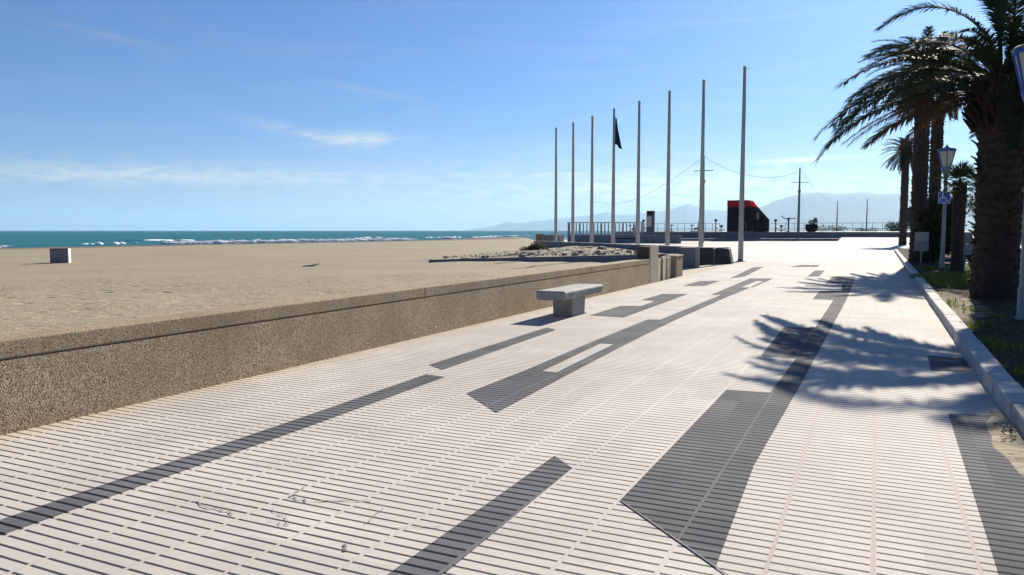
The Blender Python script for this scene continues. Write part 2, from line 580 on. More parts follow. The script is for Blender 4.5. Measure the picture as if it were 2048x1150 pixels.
MAT['trunk'] = mottled("palm_bark", (0.024, 0.018, 0.013), (0.050, 0.037, 0.026), 6, 0.95, 0.8, 30, 0.03)
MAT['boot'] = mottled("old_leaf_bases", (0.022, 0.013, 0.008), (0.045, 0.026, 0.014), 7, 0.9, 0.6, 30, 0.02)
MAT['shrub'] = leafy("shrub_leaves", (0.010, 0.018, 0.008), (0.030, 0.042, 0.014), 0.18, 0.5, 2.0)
MAT['weed'] = leafy("weed_leaves", (0.10, 0.14, 0.020), (0.19, 0.22, 0.035), 0.45, 0.5, 4.0)
MAT['drygrass'] = leafy("dry_grass", (0.10, 0.085, 0.030), (0.18, 0.145, 0.055), 0.3, 0.6, 4.0)
MAT['blue'] = mottled("blue_enamel", (0.012, 0.085, 0.36), (0.016, 0.10, 0.40), 3, 0.35)
MAT['white'] = mottled("white_enamel", (0.72, 0.71, 0.68), (0.78, 0.77, 0.74), 4, 0.5, c3=(0.62, 0.61, 0.57), s3=2)
MAT['post'] = mottled("painted_post", (0.23, 0.24, 0.225), (0.30, 0.305, 0.285), 3, 0.6, c3=(0.19, 0.19, 0.175), s3=3)
MAT['lampglass'] = leafy("opal_lamp_glass", (0.66, 0.62, 0.47), (0.72, 0.68, 0.53), 0.45, 0.35, 2.0)
MAT['black'] = mottled("black_steel", (0.006, 0.006, 0.006), (0.010, 0.010, 0.010), 4, 0.95, spec=0.0)
MAT['red'] = mottled("red_panel", (0.30, 0.008, 0.016), (0.36, 0.012, 0.020), 2, 0.9, spec=0.0)
MAT['darkgrey'] = mottled("dark_grey_steel", (0.060, 0.060, 0.066), (0.09, 0.09, 0.095), 4, 0.5)
MAT['midgrey'] = mottled("mid_grey_panel", (0.15, 0.158, 0.165), (0.20, 0.205, 0.21), 4, 0.7)
MAT['lightgrey'] = mottled("light_grey_panel", (0.22, 0.228, 0.228), (0.29, 0.29, 0.29), 4, 0.7, spec=0.2)
MAT['beige'] = mottled("beige_panel", (0.42, 0.39, 0.31), (0.48, 0.44, 0.36), 3, 0.6)
MAT['mast'] = mottled("mast_steel", (0.12, 0.122, 0.13), (0.17, 0.17, 0.18), 3, 0.8, spec=0.15)
MAT['flag'] = leafy("navy_flag_cloth", (0.016, 0.024, 0.070), (0.045, 0.055, 0.13), 0.25, 0.8, 1.5)
MAT['glass'] = mottled("window_glass", (0.03, 0.045, 0.055), (0.05, 0.07, 0.08), 1, 0.1, spec=0.8)
MAT['stucco'] = mottled("pale_stucco", (0.50, 0.50, 0.48), (0.58, 0.57, 0.54), 2, 0.8)
MAT['leaflitter'] = mottled("leaf_litter", (0.10, 0.06, 0.03), (0.22, 0.14, 0.08), 20, 0.9)
MAT['crack'] = mottled("crack_dirt", (0.17, 0.155, 0.145), (0.34, 0.31, 0.285), 8, 0.95)

rnd = random.Random(11)


def bed_soil():
    # bed soil: palm shade painted dark, sunlit patch by the kerb painted pale
    m, nt, b = new_mat("bed_soil")
    tc = nt.nodes.new('ShaderNodeTexCoord')
    sp = nt.nodes.new('ShaderNodeSeparateXYZ')
    nt.links.new(tc.outputs['Object'], sp.inputs[0])
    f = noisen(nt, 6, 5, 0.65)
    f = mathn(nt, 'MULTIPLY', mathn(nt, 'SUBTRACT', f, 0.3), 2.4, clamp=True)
    shaded_soil = mixc(nt, f, (0.022, 0.017, 0.011), (0.075, 0.056, 0.036))
    sunlit_soil = mixc(nt, f, (0.19, 0.15, 0.095), (0.33, 0.275, 0.185))
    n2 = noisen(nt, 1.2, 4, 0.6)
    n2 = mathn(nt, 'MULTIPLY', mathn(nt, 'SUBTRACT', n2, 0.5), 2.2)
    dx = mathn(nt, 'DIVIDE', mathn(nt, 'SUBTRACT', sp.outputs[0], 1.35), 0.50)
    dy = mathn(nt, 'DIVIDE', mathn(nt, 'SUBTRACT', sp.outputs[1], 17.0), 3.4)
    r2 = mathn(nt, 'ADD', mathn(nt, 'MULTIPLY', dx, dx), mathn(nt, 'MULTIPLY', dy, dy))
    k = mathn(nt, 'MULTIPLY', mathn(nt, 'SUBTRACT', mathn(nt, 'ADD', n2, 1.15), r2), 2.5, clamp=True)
    nt.links.new(mixc(nt, k, shaded_soil, sunlit_soil), b.inputs['Base Color'])
    b.inputs['Roughness'].default_value = 0.95
    b.inputs['Specular IOR Level'].default_value = 0.1
    bumpn(nt, noisen(nt, 18, 4, 0.65), 0.9, 0.04, b)
    return m


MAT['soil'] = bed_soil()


def fbm(x, y, s, o=0.0):
    return noise.fractal(Vector((x * s, y * s, o)), 1.0, 2.0, 4)


# ------------------------------------------------------------------ ground, sand, sea, hills
def sheet(name, poly, z, mat):
    me = bpy.data.meshes.new(name)
    me.from_pydata([(x, y, z) for x, y in poly], [], [tuple(range(len(poly)))])
    me.materials.append(mat)
    bm = bmesh.new()
    bm.from_mesh(me)
    bmesh.ops.recalc_face_normals(bm, faces=bm.faces)
    for f in bm.faces:
        if f.normal.z < 0:
            f.normal_flip()
    bm.to_mesh(me)
    bm.free()
    o = bpy.data.objects.new(name, me)
    COL.objects.link(o)
    return o


tag(sheet("ground", [(-30, -400), (9000, -400), (9000, 9000), (-30, 9000)], -1.75, MAT['land']), kind='structure')
# the low town land at the right and beyond the terrace
tag(sheet("land", [(4.72, -60), (900, -60), (900, 1600), (-60, 1600), (-60, 146), (4.72, 146)], -0.012, MAT['land']), kind='structure')
promenade = [(-5.75, -6), (1.06, -6), (1.06, 60), (-8.4, 60), (-8.4, 33), (-7.3, 31.2), (-7.0, 25.4), (-5.75, 25.2)]
tag(sheet("promenade", [(-5.75, -6), (1.06, -6), (1.06, 38.6), (-5.9, 38.6), (-6.9, 31.5), (-7.0, 25.25), (-5.75, 25.1)], 0.0, MAT['pave']), kind='structure')
tag(sheet("plaza", [(-10.2, 36.0), (4.72, 36.0), (4.72, 112), (6.5, 146), (-46, 146), (-46, 112), (-33.5, 86), (-22.5, 49.2)], -0.004, MAT['plaza']), kind='structure')

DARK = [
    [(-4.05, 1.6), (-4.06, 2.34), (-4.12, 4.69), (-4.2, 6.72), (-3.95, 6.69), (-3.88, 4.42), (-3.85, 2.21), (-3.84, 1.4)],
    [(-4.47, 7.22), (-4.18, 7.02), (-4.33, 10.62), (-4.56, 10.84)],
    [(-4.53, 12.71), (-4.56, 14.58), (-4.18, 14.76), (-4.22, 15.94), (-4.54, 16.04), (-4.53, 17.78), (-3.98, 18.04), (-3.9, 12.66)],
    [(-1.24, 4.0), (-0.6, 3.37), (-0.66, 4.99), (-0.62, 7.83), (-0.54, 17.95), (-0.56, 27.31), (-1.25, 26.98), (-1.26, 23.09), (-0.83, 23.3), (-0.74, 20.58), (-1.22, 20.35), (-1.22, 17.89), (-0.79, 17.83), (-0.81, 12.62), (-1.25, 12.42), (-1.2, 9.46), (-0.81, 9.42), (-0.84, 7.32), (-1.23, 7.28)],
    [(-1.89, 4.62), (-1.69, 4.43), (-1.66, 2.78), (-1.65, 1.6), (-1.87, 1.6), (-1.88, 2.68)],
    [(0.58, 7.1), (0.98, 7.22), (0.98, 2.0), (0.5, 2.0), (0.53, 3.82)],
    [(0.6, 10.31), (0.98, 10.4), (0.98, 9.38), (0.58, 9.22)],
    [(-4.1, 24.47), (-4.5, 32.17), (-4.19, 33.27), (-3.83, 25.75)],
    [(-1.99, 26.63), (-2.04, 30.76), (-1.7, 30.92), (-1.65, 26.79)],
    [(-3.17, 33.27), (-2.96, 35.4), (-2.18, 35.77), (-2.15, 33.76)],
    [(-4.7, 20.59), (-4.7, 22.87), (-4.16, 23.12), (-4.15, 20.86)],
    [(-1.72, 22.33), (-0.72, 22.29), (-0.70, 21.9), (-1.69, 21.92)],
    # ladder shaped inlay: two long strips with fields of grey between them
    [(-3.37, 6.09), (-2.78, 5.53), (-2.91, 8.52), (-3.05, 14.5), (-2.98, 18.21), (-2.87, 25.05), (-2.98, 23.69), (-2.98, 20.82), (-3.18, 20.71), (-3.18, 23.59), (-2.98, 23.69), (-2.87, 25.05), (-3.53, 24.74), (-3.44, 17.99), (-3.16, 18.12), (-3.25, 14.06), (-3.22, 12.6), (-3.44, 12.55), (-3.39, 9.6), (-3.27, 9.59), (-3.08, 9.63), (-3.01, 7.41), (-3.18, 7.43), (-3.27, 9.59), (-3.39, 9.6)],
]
LADDER = [
    [(-3.37, 6.09), (-2.78, 5.53), (-2.86, 7.39), (-3.36, 7.44)],
    [(-3.36, 7.44), (-3.18, 7.43), (-3.27, 9.59), (-3.42, 9.58)],
    [(-3.01, 7.41), (-2.86, 7.39), (-2.94, 9.64), (-3.09, 9.63)],
    [(-3.42, 9.58), (-2.94, 9.64), (-3.0, 12.62), (-3.44, 12.55)],
    [(-3.24, 12.58), (-3.0, 12.62), (-3.0, 18.15), (-3.22, 18.1)],
    [(-3.44, 17.99), (-2.98, 18.21), (-2.96, 20.82), (-3.48, 20.7)],
    [(-3.48, 20.7), (-3.18, 20.71), (-3.18, 23.59), (-3.52, 23.55)],
    [(-2.97, 20.82), (-2.90, 20.83), (-2.88, 23.70), (-2.98, 23.69)],
    [(-3.52, 23.55), (-2.88, 23.70), (-2.87, 25.05), (-3.53, 24.74)],
]
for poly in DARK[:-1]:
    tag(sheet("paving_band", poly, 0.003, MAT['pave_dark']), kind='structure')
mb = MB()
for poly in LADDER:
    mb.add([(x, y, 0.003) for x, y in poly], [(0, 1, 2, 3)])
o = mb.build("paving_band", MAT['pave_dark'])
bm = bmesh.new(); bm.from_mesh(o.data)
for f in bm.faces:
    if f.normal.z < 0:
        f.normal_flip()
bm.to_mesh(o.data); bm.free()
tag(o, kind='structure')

# diagonal saw cut in the tiles that continues the edges of two inlays
mb = MB()
for a, b_, w in [((-0.6, 3.37), (-0.1, 2.86), 0.006), ((-4.2, 6.72), (-4.3, 6.95), 0.004), ((-1.24, 4.0), (-0.6, 3.37), 0.005)]:
    a, b_ = Vector((*a, 0.0055)), Vector((*b_, 0.0055))
    t = (b_ - a).normalized().cross(Vector((0, 0, 1))) * w
    mb.add([a - t, a + t, b_ + t, b_ - t], [(0, 1, 2, 3)])
tag(mb.build("paving_joint", MAT['crack']), kind='structure')
# thin wandering cracks
mb = MB()
for pts, w in [([(-2.98, 3.42), (-2.93, 3.25), (-2.80, 3.24), (-2.62, 3.33), (-2.46, 3.40)], 0.006),
               ([(-2.36, 3.34), (-2.33, 3.22), (-2.31, 3.08)], 0.003), ([(-2.88, 3.05), (-2.74, 3.0), (-2.66, 2.92), (-2.84, 2.92)], 0.004),
               ([(-3.36, 2.98), (-3.24, 2.93), (-3.10, 2.93), (-3.0, 2.90)], 0.005), ([(-2.2, 3.1), (-2.02, 3.2), (-1.9, 3.25)], 0.003),
               ([(-2.24, 2.86), (-2.2, 2.78)], 0.01)]:
    pts = [Vector((x, y, 0.005)) for x, y in pts]
    fine = []
    for k in range(len(pts) - 1):
        for i in range(5):
            fine.append(pts[k].lerp(pts[k + 1], i / 5) + Vector((rnd.uniform(-.012, .012), rnd.uniform(-.012, .012), 0)))
    for k in range(len(fine) - 1):
        a, b_ = fine[k], fine[k + 1]
        t = (b_ - a).normalized().cross(Vector((0, 0, 1))) * w * rnd.uniform(0.3, 1.0)
        mb.add([a - t, a + t, b_ + t, b_ - t], [(0, 1, 2, 3)])
tag(mb.build("paving_crack", MAT['crack']), kind='structure')


def shore_x(y):
    pts = [(-4000, -150), (0, -136), (110, -134), (145, -129), (205, -126), (294, -146), (385, -172), (530, -220), (800, -320), (2500, -900), (6000, -2200)]
    for (y0, x0), (y1, x1) in zip(pts, pts[1:]):
        if y0 <= y <= y1:
            t = (y - y0) / (y1 - y0)
            return x0 + (x1 - x0) * t
    return -150


def sstep(a, b_, x):
    t = max(0.0, min(1.0, (x - a) / (b_ - a)))
    return t * t * (3 - 2 * t)


def sand_z(x, y):
    d = -5.75 - x
    near = 0.665 - 0.56 * sstep(12, 27, y) + 0.035 * fbm(x, y, 0.9, 12)
    if y > 24:
        d = max(d, 0)
    dz = -0.5 - 0.25 * sstep(60, 160, y) * 0
    z = near + (dz - near) * sstep(-4, 40, d)
    xs = shore_x(y)
    if x < xs + 90:
        t = (xs + 90 - x) / 90.0
        z = z + (-1.5 - dz) * min(t, 1.6) ** 1.3
    z += 0.05 * fbm(x, y, 0.22) + 0.02 * fbm(x, y, 1.3, 4.0) * (1 if abs(x) < 60 else 0)
    if x > -26:
        z += 0.12 * math.exp(-((y - 29) / 5.0) ** 2) * sstep(-25, -17, x) * (1 - sstep(-12, -7.5, x))
    # the paved plaza lies over the sand, which is kept well under it
    if y > 24:
        edge = -8.2 - max(0.0, (y - 33.5)) * 0.92
        if y > 49:
            edge = -22.5 - (y - 49) * 0.297
        if y > 86:
            edge = -33.5 - (y - 86) * 0.48
        z -= 0.9 * sstep(edge - 1.0, edge + 0.6, x)
    return z


xsr = []
x = -5.98
while x > -330:
    xsr.append(x)
    x -= 0.12 + 0.03 * (-5.98 - x)
xsr += [-420, -560, -800, -1200, -1800, -2400]
ysr = []
y = -6.0
while y < 300:
    ysr.append(y)
    y += 0.16 + 0.022 * max(0, y)
while y < 6000:
    ysr.append(y)
    y *= 1.12
mb = MB()
V = [(x, y, sand_z(x, y)) for y in ysr for x in xsr]
nx = len(xsr)
F = [(j * nx + i, (j + 1) * nx + i, (j + 1) * nx + i + 1, j * nx + i + 1) for j in range(len(ysr) - 1) for i in range(nx - 1)]
mb.add(V, F, True)
o = mb.build("beach", MAT['sand'], fix=False)
me = o.data
if me.polygons[0].normal.z < 0:
    me.flip_normals()
tag(o, kind='structure')

tag(sheet("sea", [(-60000, -30000), (-70, -30000), (-70, 60000), (-60000, 60000)], -1.5, MAT['sea']), kind='structure')

# breaking wavelets along the shore: low ragged ridges of foam
mb = MB()
bx = random.Random(5)


def foam_line(p0, p1, n, w, h, gap):
    for i in range(n):
        t = (i + bx.uniform(-.5, .5)) / n
        if noise.noise(Vector((t * 9, p0[0] * .1, p0[1] * .1))) < gap:
            continue
        x_ = p0[0] + (p1[0] - p0[0]) * t + bx.gauss(0, w * 0.35)
        y_ = p0[1] + (p1[1] - p0[1]) * t
        bm = bmesh.new()
        bmesh.ops.create_icosphere(bm, subdivisions=1, radius=1.0)
        ln = abs(p1[1] - p0[1]) / n
        k = bx.uniform(0.4, 1.3)
        for v in bm.verts:
            v.co *= bx.uniform(0.75, 1.2)
        bmesh.ops.scale(bm, vec=Vector((w * k, ln * bx.uniform(.8, 2.0), h * k)), verts=bm.verts)
        mb.bm(bm, Matrix.Translation((x_, y_, -1.47)), True)


foam_line((-138, 60), (-138, 83), 90, 1.6, 0.42, -0.45)
foam_line((-139, 117), (-134.5, 160), 190, 2.2, 0.62, -0.45)
foam_line((-134, 150), (-131, 196), 170, 2.2, 0.60, -0.25)
foam_line((-131, 196), (-138, 270), 150, 2.2, 0.60, -0.1)
foam_line((-150, 142), (-148, 172), 40, 0.8, 0.40, 0.1)
foam_line((-165, 190), (-160, 290), 80, 1.0, 0.45, 0.12)
foam_line((-153, 108), (-152, 122), 26, 0.7, 0.34, 0.0)
foam_line((-146, 270), (-176, 390), 110, 2.0, 0.5, 0.0)
foam_line((-190, 150), (-188, 330), 40, 0.8, 0.34, 0.25)
tag(mb.build("surf", MAT['foam'], fix=False), kind='stuff')

# ------------------------------------------------------------------ far mountains
CAM_AZ = -25.487


def ridge(name, prof, dist, depth, seed):
    """prof: (pixel x, pixels above the horizon) read off the photo, turned into azimuth and height"""
    az_h = [(R(CAM_AZ) + math.atan((px - 1024) / 1530.0), hh / math.hypot(1530, px - 1024) * dist) for px, hh in prof]
    nu, nv = 220, 15
    a0, a1 = az_h[0][0], az_h[-1][0]
    V, F = [], []
    for i in range(nu):
        a = a0 + (a1 - a0) * i / (nu - 1)
        for (aa, ha), (ab, hb) in zip(az_h, az_h[1:]):
            if aa <= a <= ab + 1e-9:
                t = (a - aa) / (ab - aa)
                t = t * t * (3 - 2 * t) * 0.5 + t * 0.5
                hgt = ha + (hb - ha) * t
        for j in range(nv):
            v = -1 + 2 * j / (nv - 1)
            rr = dist + v * depth
            x_, y_ = rr * math.sin(a), rr * math.cos(a)
            n1 = noise.fractal(Vector((x_ / 2600, y_ / 2600, seed)), 1.0, 2.0, 5)
            spur = 1 - abs(v) ** 1.15
            hh = hgt * max(0, spur) * (1 + 0.10 * n1 * (1 if abs(v) > .1 else .25)) + 0.18 * hgt * n1 * abs(v) * spur
            V.append((x_, y_, -6 + max(hh, 0)))
    for i in range(nu - 1):
        for j in range(nv - 1):
            F.append((i * nv + j, (i + 1) * nv + j, (i + 1) * nv + j + 1, i * nv + j + 1))
    m_ = MB().add(V, F, True)
    o = m_.build(name, MAT['hill'], fix=True)
    if sum(p.normal.z for p in o.data.polygons) < 0:
        o.data.flip_normals()
    tag(o, kind='structure')


ridge("hills", [(925, 1), (960, 6), (990, 11), (1012, 18), (1040, 16), (1075, 20), (1110, 24), (1150, 28), (1185, 32), (1213, 37), (1240, 32), (1290, 35), (1335, 41), (1375, 52), (1392, 49), (1410, 41), (1450, 40), (1500, 36), (1560, 30)], 17000, 3200, 2.0)
ridge("hills", [(1440, 6), (1490, 34), (1525, 48), (1550, 60), (1580, 68), (1608, 75), (1640, 76), (1672, 73), (1700, 75), (1725, 77), (1755, 74), (1800, 75), (1850, 72), (1930, 70), (2048, 58), (2200, 40)], 13000, 3000, 5.0)

# ------------------------------------------------------------------ promenade wall
w = empty("promenade_wall", (-5.9, 9, 0))
tag(w, "long low brown pebble concrete wall with a coping, running between the tiles and the sand", "wall")
MB().box((-0.03, -1.5 + 3.35, 0.27 - 0.25), (0.36, 27.0 - 6.7, 0.54 + 0.5)).build("wall_base", MAT['wall'], w)
mbw = MB()
for (y0, y1) in [(-8.2, 2.2), (2.204, 9.2), (9.204, 16.2), (16.204, 21.1)]:
    mbw.box((-0.035, (y0 + y1) / 2 - 9, 0.558 + 0.068), (0.365, y1 - y0 - 0.004, 0.136), bev=0.012)
mbw.box((-0.045, -2.55, 0.5505), (0.33, 29.2, 0.019))
mbw.build("coping", MAT['wall_cap'], w)
w.children[0].location = (0, 0, 0)
# re-make the base at its true length
bpy.data.objects.remove(w.children[0] if w.children[0].name.startswith("wall_base") else w.children[1])
mbw = MB()
for (y0, y1) in [(-8.2, 8.4), (8.404, 21.1)]:
    mbw.box((-0.03, (y0 + y1) / 2 - 9, 0.545 / 2 - 0.15), (0.36, y1 - y0, 0.545 + 0.3))
mbw.build("wall_base", MAT['wall'], w)

# post, planks and stub at the end of the wall
p = empty("stone_post", (-5.95, 21.65, 0))
tag(p, "dark square post with a pale facing, taller than the brown wall it ends", "post")
MB().box((-.02, 0, 0.5), (0.34, 0.94, 1.08), bev=0.015).build("shaft", MAT['post_dark'], p)
MB().box((0.17, 0, 0.5), (0.04, 0.90, 1.10), bev=0.008).build("facing_panel", MAT['pillar'], p)
for i, (y0, z1, lab) in enumerate([(22.32, 0.66, "weathered upright wooden board right against the taller pale faced post"),
                                   (22.88, 0.70, "weathered upright wooden board, the middle of the three past the taller post"),
                                   (23.44, 0.68, "weathered upright wooden board next to the short brown wall stub")]):
    mbp = MB().box((0, 0, z1 / 2 - 0.05), (0.09, 0.44, z1 + 0.1), bev=0.008)
    tag(mbp.build("wooden_board", MAT['plank'], None, (-5.84, y0 + 0.05, 0), R(rnd.uniform(-5, 5))), lab, "board", "wooden boards beside the tall post")
p = empty("brown_wall_stub", (-5.94, 24.7, 0))
tag(p, "short brown rendered wall stub with pale top after the wooden boards", "wall")
MB().box((0, 0, 0.28), (0.40, 0.90, 0.76), bev=0.012).build("stub_body", MAT['brown'], p)
MB().box((0, 0, 0.685), (0.43, 0.94, 0.05), bev=0.01).build("top_slab", MAT['pillar'], p)

# ------------------------------------------------------------------ bench
b = empty("concrete_bench", (-4.92, 12.72, 0))
tag(b, "grey concrete bench with thick rounded seat on one block, beside the brown wall", "bench")
bm = bmesh.new()
bmesh.ops.create_cube(bm, size=1.0)
bmesh.ops.scale(bm, vec=Vector((0.55, 1.95, 0.155)), verts=bm.verts)
for v in bm.verts:
    if v.co.z < 0:
        v.co.x *= 0.92
ed = [e for e in bm.edges if abs(e.verts[0].co.y - e.verts[1].co.y) > 1.0]
bmesh.ops.bevel(bm, geom=ed, offset=0.045, segments=5, affect='EDGES', profile=0.5)
ed = [e for e in bm.edges if e.calc_face_angle(0) > 1.0]
bmesh.ops.bevel(bm, geom=ed, offset=0.012, segments=2, affect='EDGES')
MB().bm(bm, Matrix.Translation((0, 0.08, 0.405))).build("seat", MAT['bench'], b)
bm = bmesh.new()
bmesh.ops.create_cube(bm, size=1.0)
bmesh.ops.scale(bm, vec=Vector((0.38, 0.66, 0.345)), verts=bm.verts)
for v in bm.verts:
    if v.co.z < 0:
        v.co.x *= 0.94
        v.co.y *= 0.97
bmesh.ops.bevel(bm, geom=list(bm.edges), offset=0.015, segments=2, affect='EDGES')
MB().bm(bm, Matrix.Translation((0, -0.02, 0.1625))).build("pedestal", MAT['bench'], b)

# ------------------------------------------------------------------ kerb, bed, road
mbk = MB()
y = -6.0
k = 0
while y < 62:
    yy = y + 1.0
    xo = 1.09 + 0.004 * max(0, y - 8) + rnd.uniform(-.006, .006)
    mbk.box((xo, (y + yy) / 2, 0.005 + rnd.uniform(-.004, .004)), (0.19, yy - y - 0.018, 0.30), bev=0.022)
    y = yy
tag(mbk.build("kerb", MAT['kerb']), kind='structure')
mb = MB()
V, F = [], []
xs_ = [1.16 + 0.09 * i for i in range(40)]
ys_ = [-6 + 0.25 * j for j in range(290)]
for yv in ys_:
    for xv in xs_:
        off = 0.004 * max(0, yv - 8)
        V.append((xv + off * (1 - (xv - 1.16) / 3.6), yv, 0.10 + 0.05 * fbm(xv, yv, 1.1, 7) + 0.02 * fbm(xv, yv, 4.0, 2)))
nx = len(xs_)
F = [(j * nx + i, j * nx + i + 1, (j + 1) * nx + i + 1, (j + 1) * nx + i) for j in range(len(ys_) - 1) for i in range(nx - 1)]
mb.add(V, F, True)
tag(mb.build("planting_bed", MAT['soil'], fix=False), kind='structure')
tag(sheet("road", [(4.9, -60), (13.5, -60), (13.5, 146), (4.9, 146)], 0.0, MAT['road']), kind='structure')
mbk = MB()
for y in range(-6, 66):
    mbk.box((4.80, y + 0.5, 0.0), (0.16, 0.99, 0.30), bev=0.015)
tag(mbk.build("kerb", MAT['kerb']), kind='structure')


def leaf_clump(mb, c, rad, n, size, rg, up=0.3, flat=1.0):
    for _ in range(n):
        d = Vector((rg.gauss(0, 1), rg.gauss(0, 1), rg.gauss(0, 1) * flat))
        d.normalize()
        p_ = Vector(c) + Vector((d.x * rad[0], d.y * rad[1], d.z * rad[2])) * rg.uniform(0.35, 1.0) ** 0.5
        ax = Vector((rg.uniform(-1, 1), rg.uniform(-1, 1), rg.uniform(-.6, 1) + up)).normalized()
        sd = ax.cross(Vector((rg.uniform(-1, 1), rg.uniform(-1, 1), rg.uniform(-1, 1)))).normalized()
        s_ = size * rg.uniform(0.6, 1.3)
        mb.add([p_, p_ + ax * s_ * .5 + sd * s_ * .18, p_ + ax * s_, p_ + ax * s_ * .5 - sd * s_ * .18], [(0, 1, 2, 3)])


# weeds, grass blades in the bed
def blades(mb, cx, cy, r, n, h, rg, z=0.1):
    for _ in range(n):
        a = rg.uniform(0, 2 * math.pi)
        q = r * math.sqrt(rg.random())
        p_ = Vector((cx + q * math.cos(a), cy + q * math.sin(a) * 1.6, z))
        l = h * rg.uniform(.5, 1.2)
        d = Vector((rg.gauss(0, .35), rg.gauss(0, .35), 1)).normalized()
        sd = d.cross(Vector((rg.uniform(-1, 1), rg.uniform(-1, 1), 0.1))).normalized() * 0.012
        bend = Vector((rg.gauss(0, .3), rg.gauss(0, .3), 0)) * l
        mb.add([p_ - sd, p_ + sd, p_ + d * l * .6 + sd * .8, p_ + d * l * .6 - sd * .8, p_ + d * l + bend * .5], [(0, 1, 2, 3), (3, 2, 4)])


gw = random.Random(77)
mb = MB()
for _ in range(70):
    cx, cy = gw.uniform(1.45, 3.6), gw.choice([gw.uniform(19.5, 33), gw.uniform(22, 28), gw.uniform(6, 18)])
    if cy < 18 and gw.random() < .45:
        cx = gw.uniform(1.25, 1.6)
    blades(mb, cx, cy, gw.uniform(.12, .5) if cy > 18 else .15, 60 if cy > 18 else 22, gw.uniform(.08, .2) if cy > 18 else .1, gw)
for cx, cy in [(1.45, 25.4), (1.9, 24.4), (2.2, 23.3), (2.7, 23.6), (1.75, 22.6), (2.5, 22.7), (2.0, 26.5)]:
    blades(mb, cx, cy, 0.5, 300, 0.17, gw)
tag(mb.build("grass", MAT['weed'], fix=False), kind='stuff')
mb = MB()
for _ in range(1300):
    p_ = Vector((gw.uniform(1.25, 3.4), gw.uniform(5, 24), 0.13))
    leafv = Vector((gw.gauss(0, 1), gw.gauss(0, 1), gw.gauss(0, .25))).normalized() * gw.uniform(.03, .12)
    sd = leafv.cross(Vector((0, 0, 1))).normalized() * .012
    mb.add([p_ - sd, p_ + sd, p_ + leafv + Vector((0, 0, .015))], [(0, 1, 2)])
for _ in range(60):
    p_ = Vector((0.93 + gw.gauss(0, .035), 6.55 + gw.gauss(0, .13), 0.006 + abs(gw.gauss(0, .02))))
    leafv = Vector((gw.gauss(0, 1), gw.gauss(0, 1), gw.gauss(.2, .4))).normalized() * gw.uniform(.02, .06)
    sd = leafv.cross(Vector((0, 0, 1))).normalized() * .012
    mb.add([p_ - sd, p_ + leafv * .5 + sd, p_ + leafv, p_ + leafv * .5 - sd], [(0, 1, 2, 3)])
tag(mb.build("leaf_litter", MAT['leaflitter'], fix=False), kind='stuff')
# sand washed against the kerb
mb = MB()
V, F = [], []
for j in range(30):
    yv = 5.2 + j * 0.075
    for i in range(8):
        t = i / 7
        w_ = 0.10 + 0.13 * math.sin(j / 29 * math.pi) + 0.03 * fbm(yv * 3, 0, 1.0, 3)
        V.append((1.0 - t * w_, yv, 0.0045 + 0.022 * (1 - t) ** 1.5 * math.sin(j / 29 * math.pi) - (0.006 if i == 7 else 0)))
F = [(j * 8 + i, j * 8 + i + 1, (j + 1) * 8 + i + 1, (j + 1) * 8 + i) for j in range(29) for i in range(7)]
o = mb.add(V, F, True).build("drifted_sand", MAT['sand'], fix=False)
if o.data.polygons[0].normal.z < 0:
    o.data.flip_normals()
tag(o, kind='stuff')


# ------------------------------------------------------------------ palms
def bez(P, t):
    if len(P) == 3:
        a, b_, c = P
        return a * (1 - t) ** 2 + b_ * 2 * t * (1 - t) + c * t * t
    a, b_, c, d = P
    return a * (1 - t) ** 3 + b_ * 3 * t * (1 - t) ** 2 + c * 3 * t * t * (1 - t) + d * t ** 3


def frond_mb(P, pairs, lmax, rg, hang=0.25, vee=0.35, wid=0.040, r0=0.030):
    P = [Vector(q) for q in P]
    mb = MB()
    pts = [bez(P, i / 14) for i in range(15)]
    mb.tube(pts, [r0 * (1 - 0.85 * i / 14) for i in range(15)], 5)
    for i in range(pairs):
        t = 0.10 + 0.89 * (i + rg.uniform(-.3, .3)) / pairs
        t = min(max(t, .03), .995)
        p_ = bez(P, t)
        d = (bez(P, min(t + .02, 1)) - bez(P, max(t - .02, 0))).normalized()
        side = d.cross(Vector((0, 0, 1)))
        if side.length < 1e-3:
            side = Vector((1, 0, 0))
        side.normalize()
        upv = side.cross(d).normalized()
        prof = min(1.0, 0.22 + 2.2 * (t - .08)) if t < .42 else 1.0 - 0.62 * ((t - .42) / .58) ** 1.6
        for sgn in (-1, 1):
            l = lmax * prof * rg.uniform(.82, 1.1)
            ang = R(62 - 30 * t + rg.uniform(-9, 9))
            dirn = d * math.cos(ang) + side * sgn * math.sin(ang) + upv * (vee + rg.uniform(-.22, .22))
            dirn.normalize()
            tip = p_ + dirn * l + Vector((0, 0, -1)) * l * hang * rg.uniform(.6, 1.4)
            mid = p_ + dirn * l * .5 - Vector((0, 0, 1)) * l * hang * .18
            wv = dirn.cross(upv).normalized() * wid * .5 * rg.uniform(.8, 1.15)
            mb.add([p_ - wv * .6, p_ + wv * .6, mid + wv, mid - wv, tip], [(0, 1, 2, 3), (3, 2, 4)])
    return mb


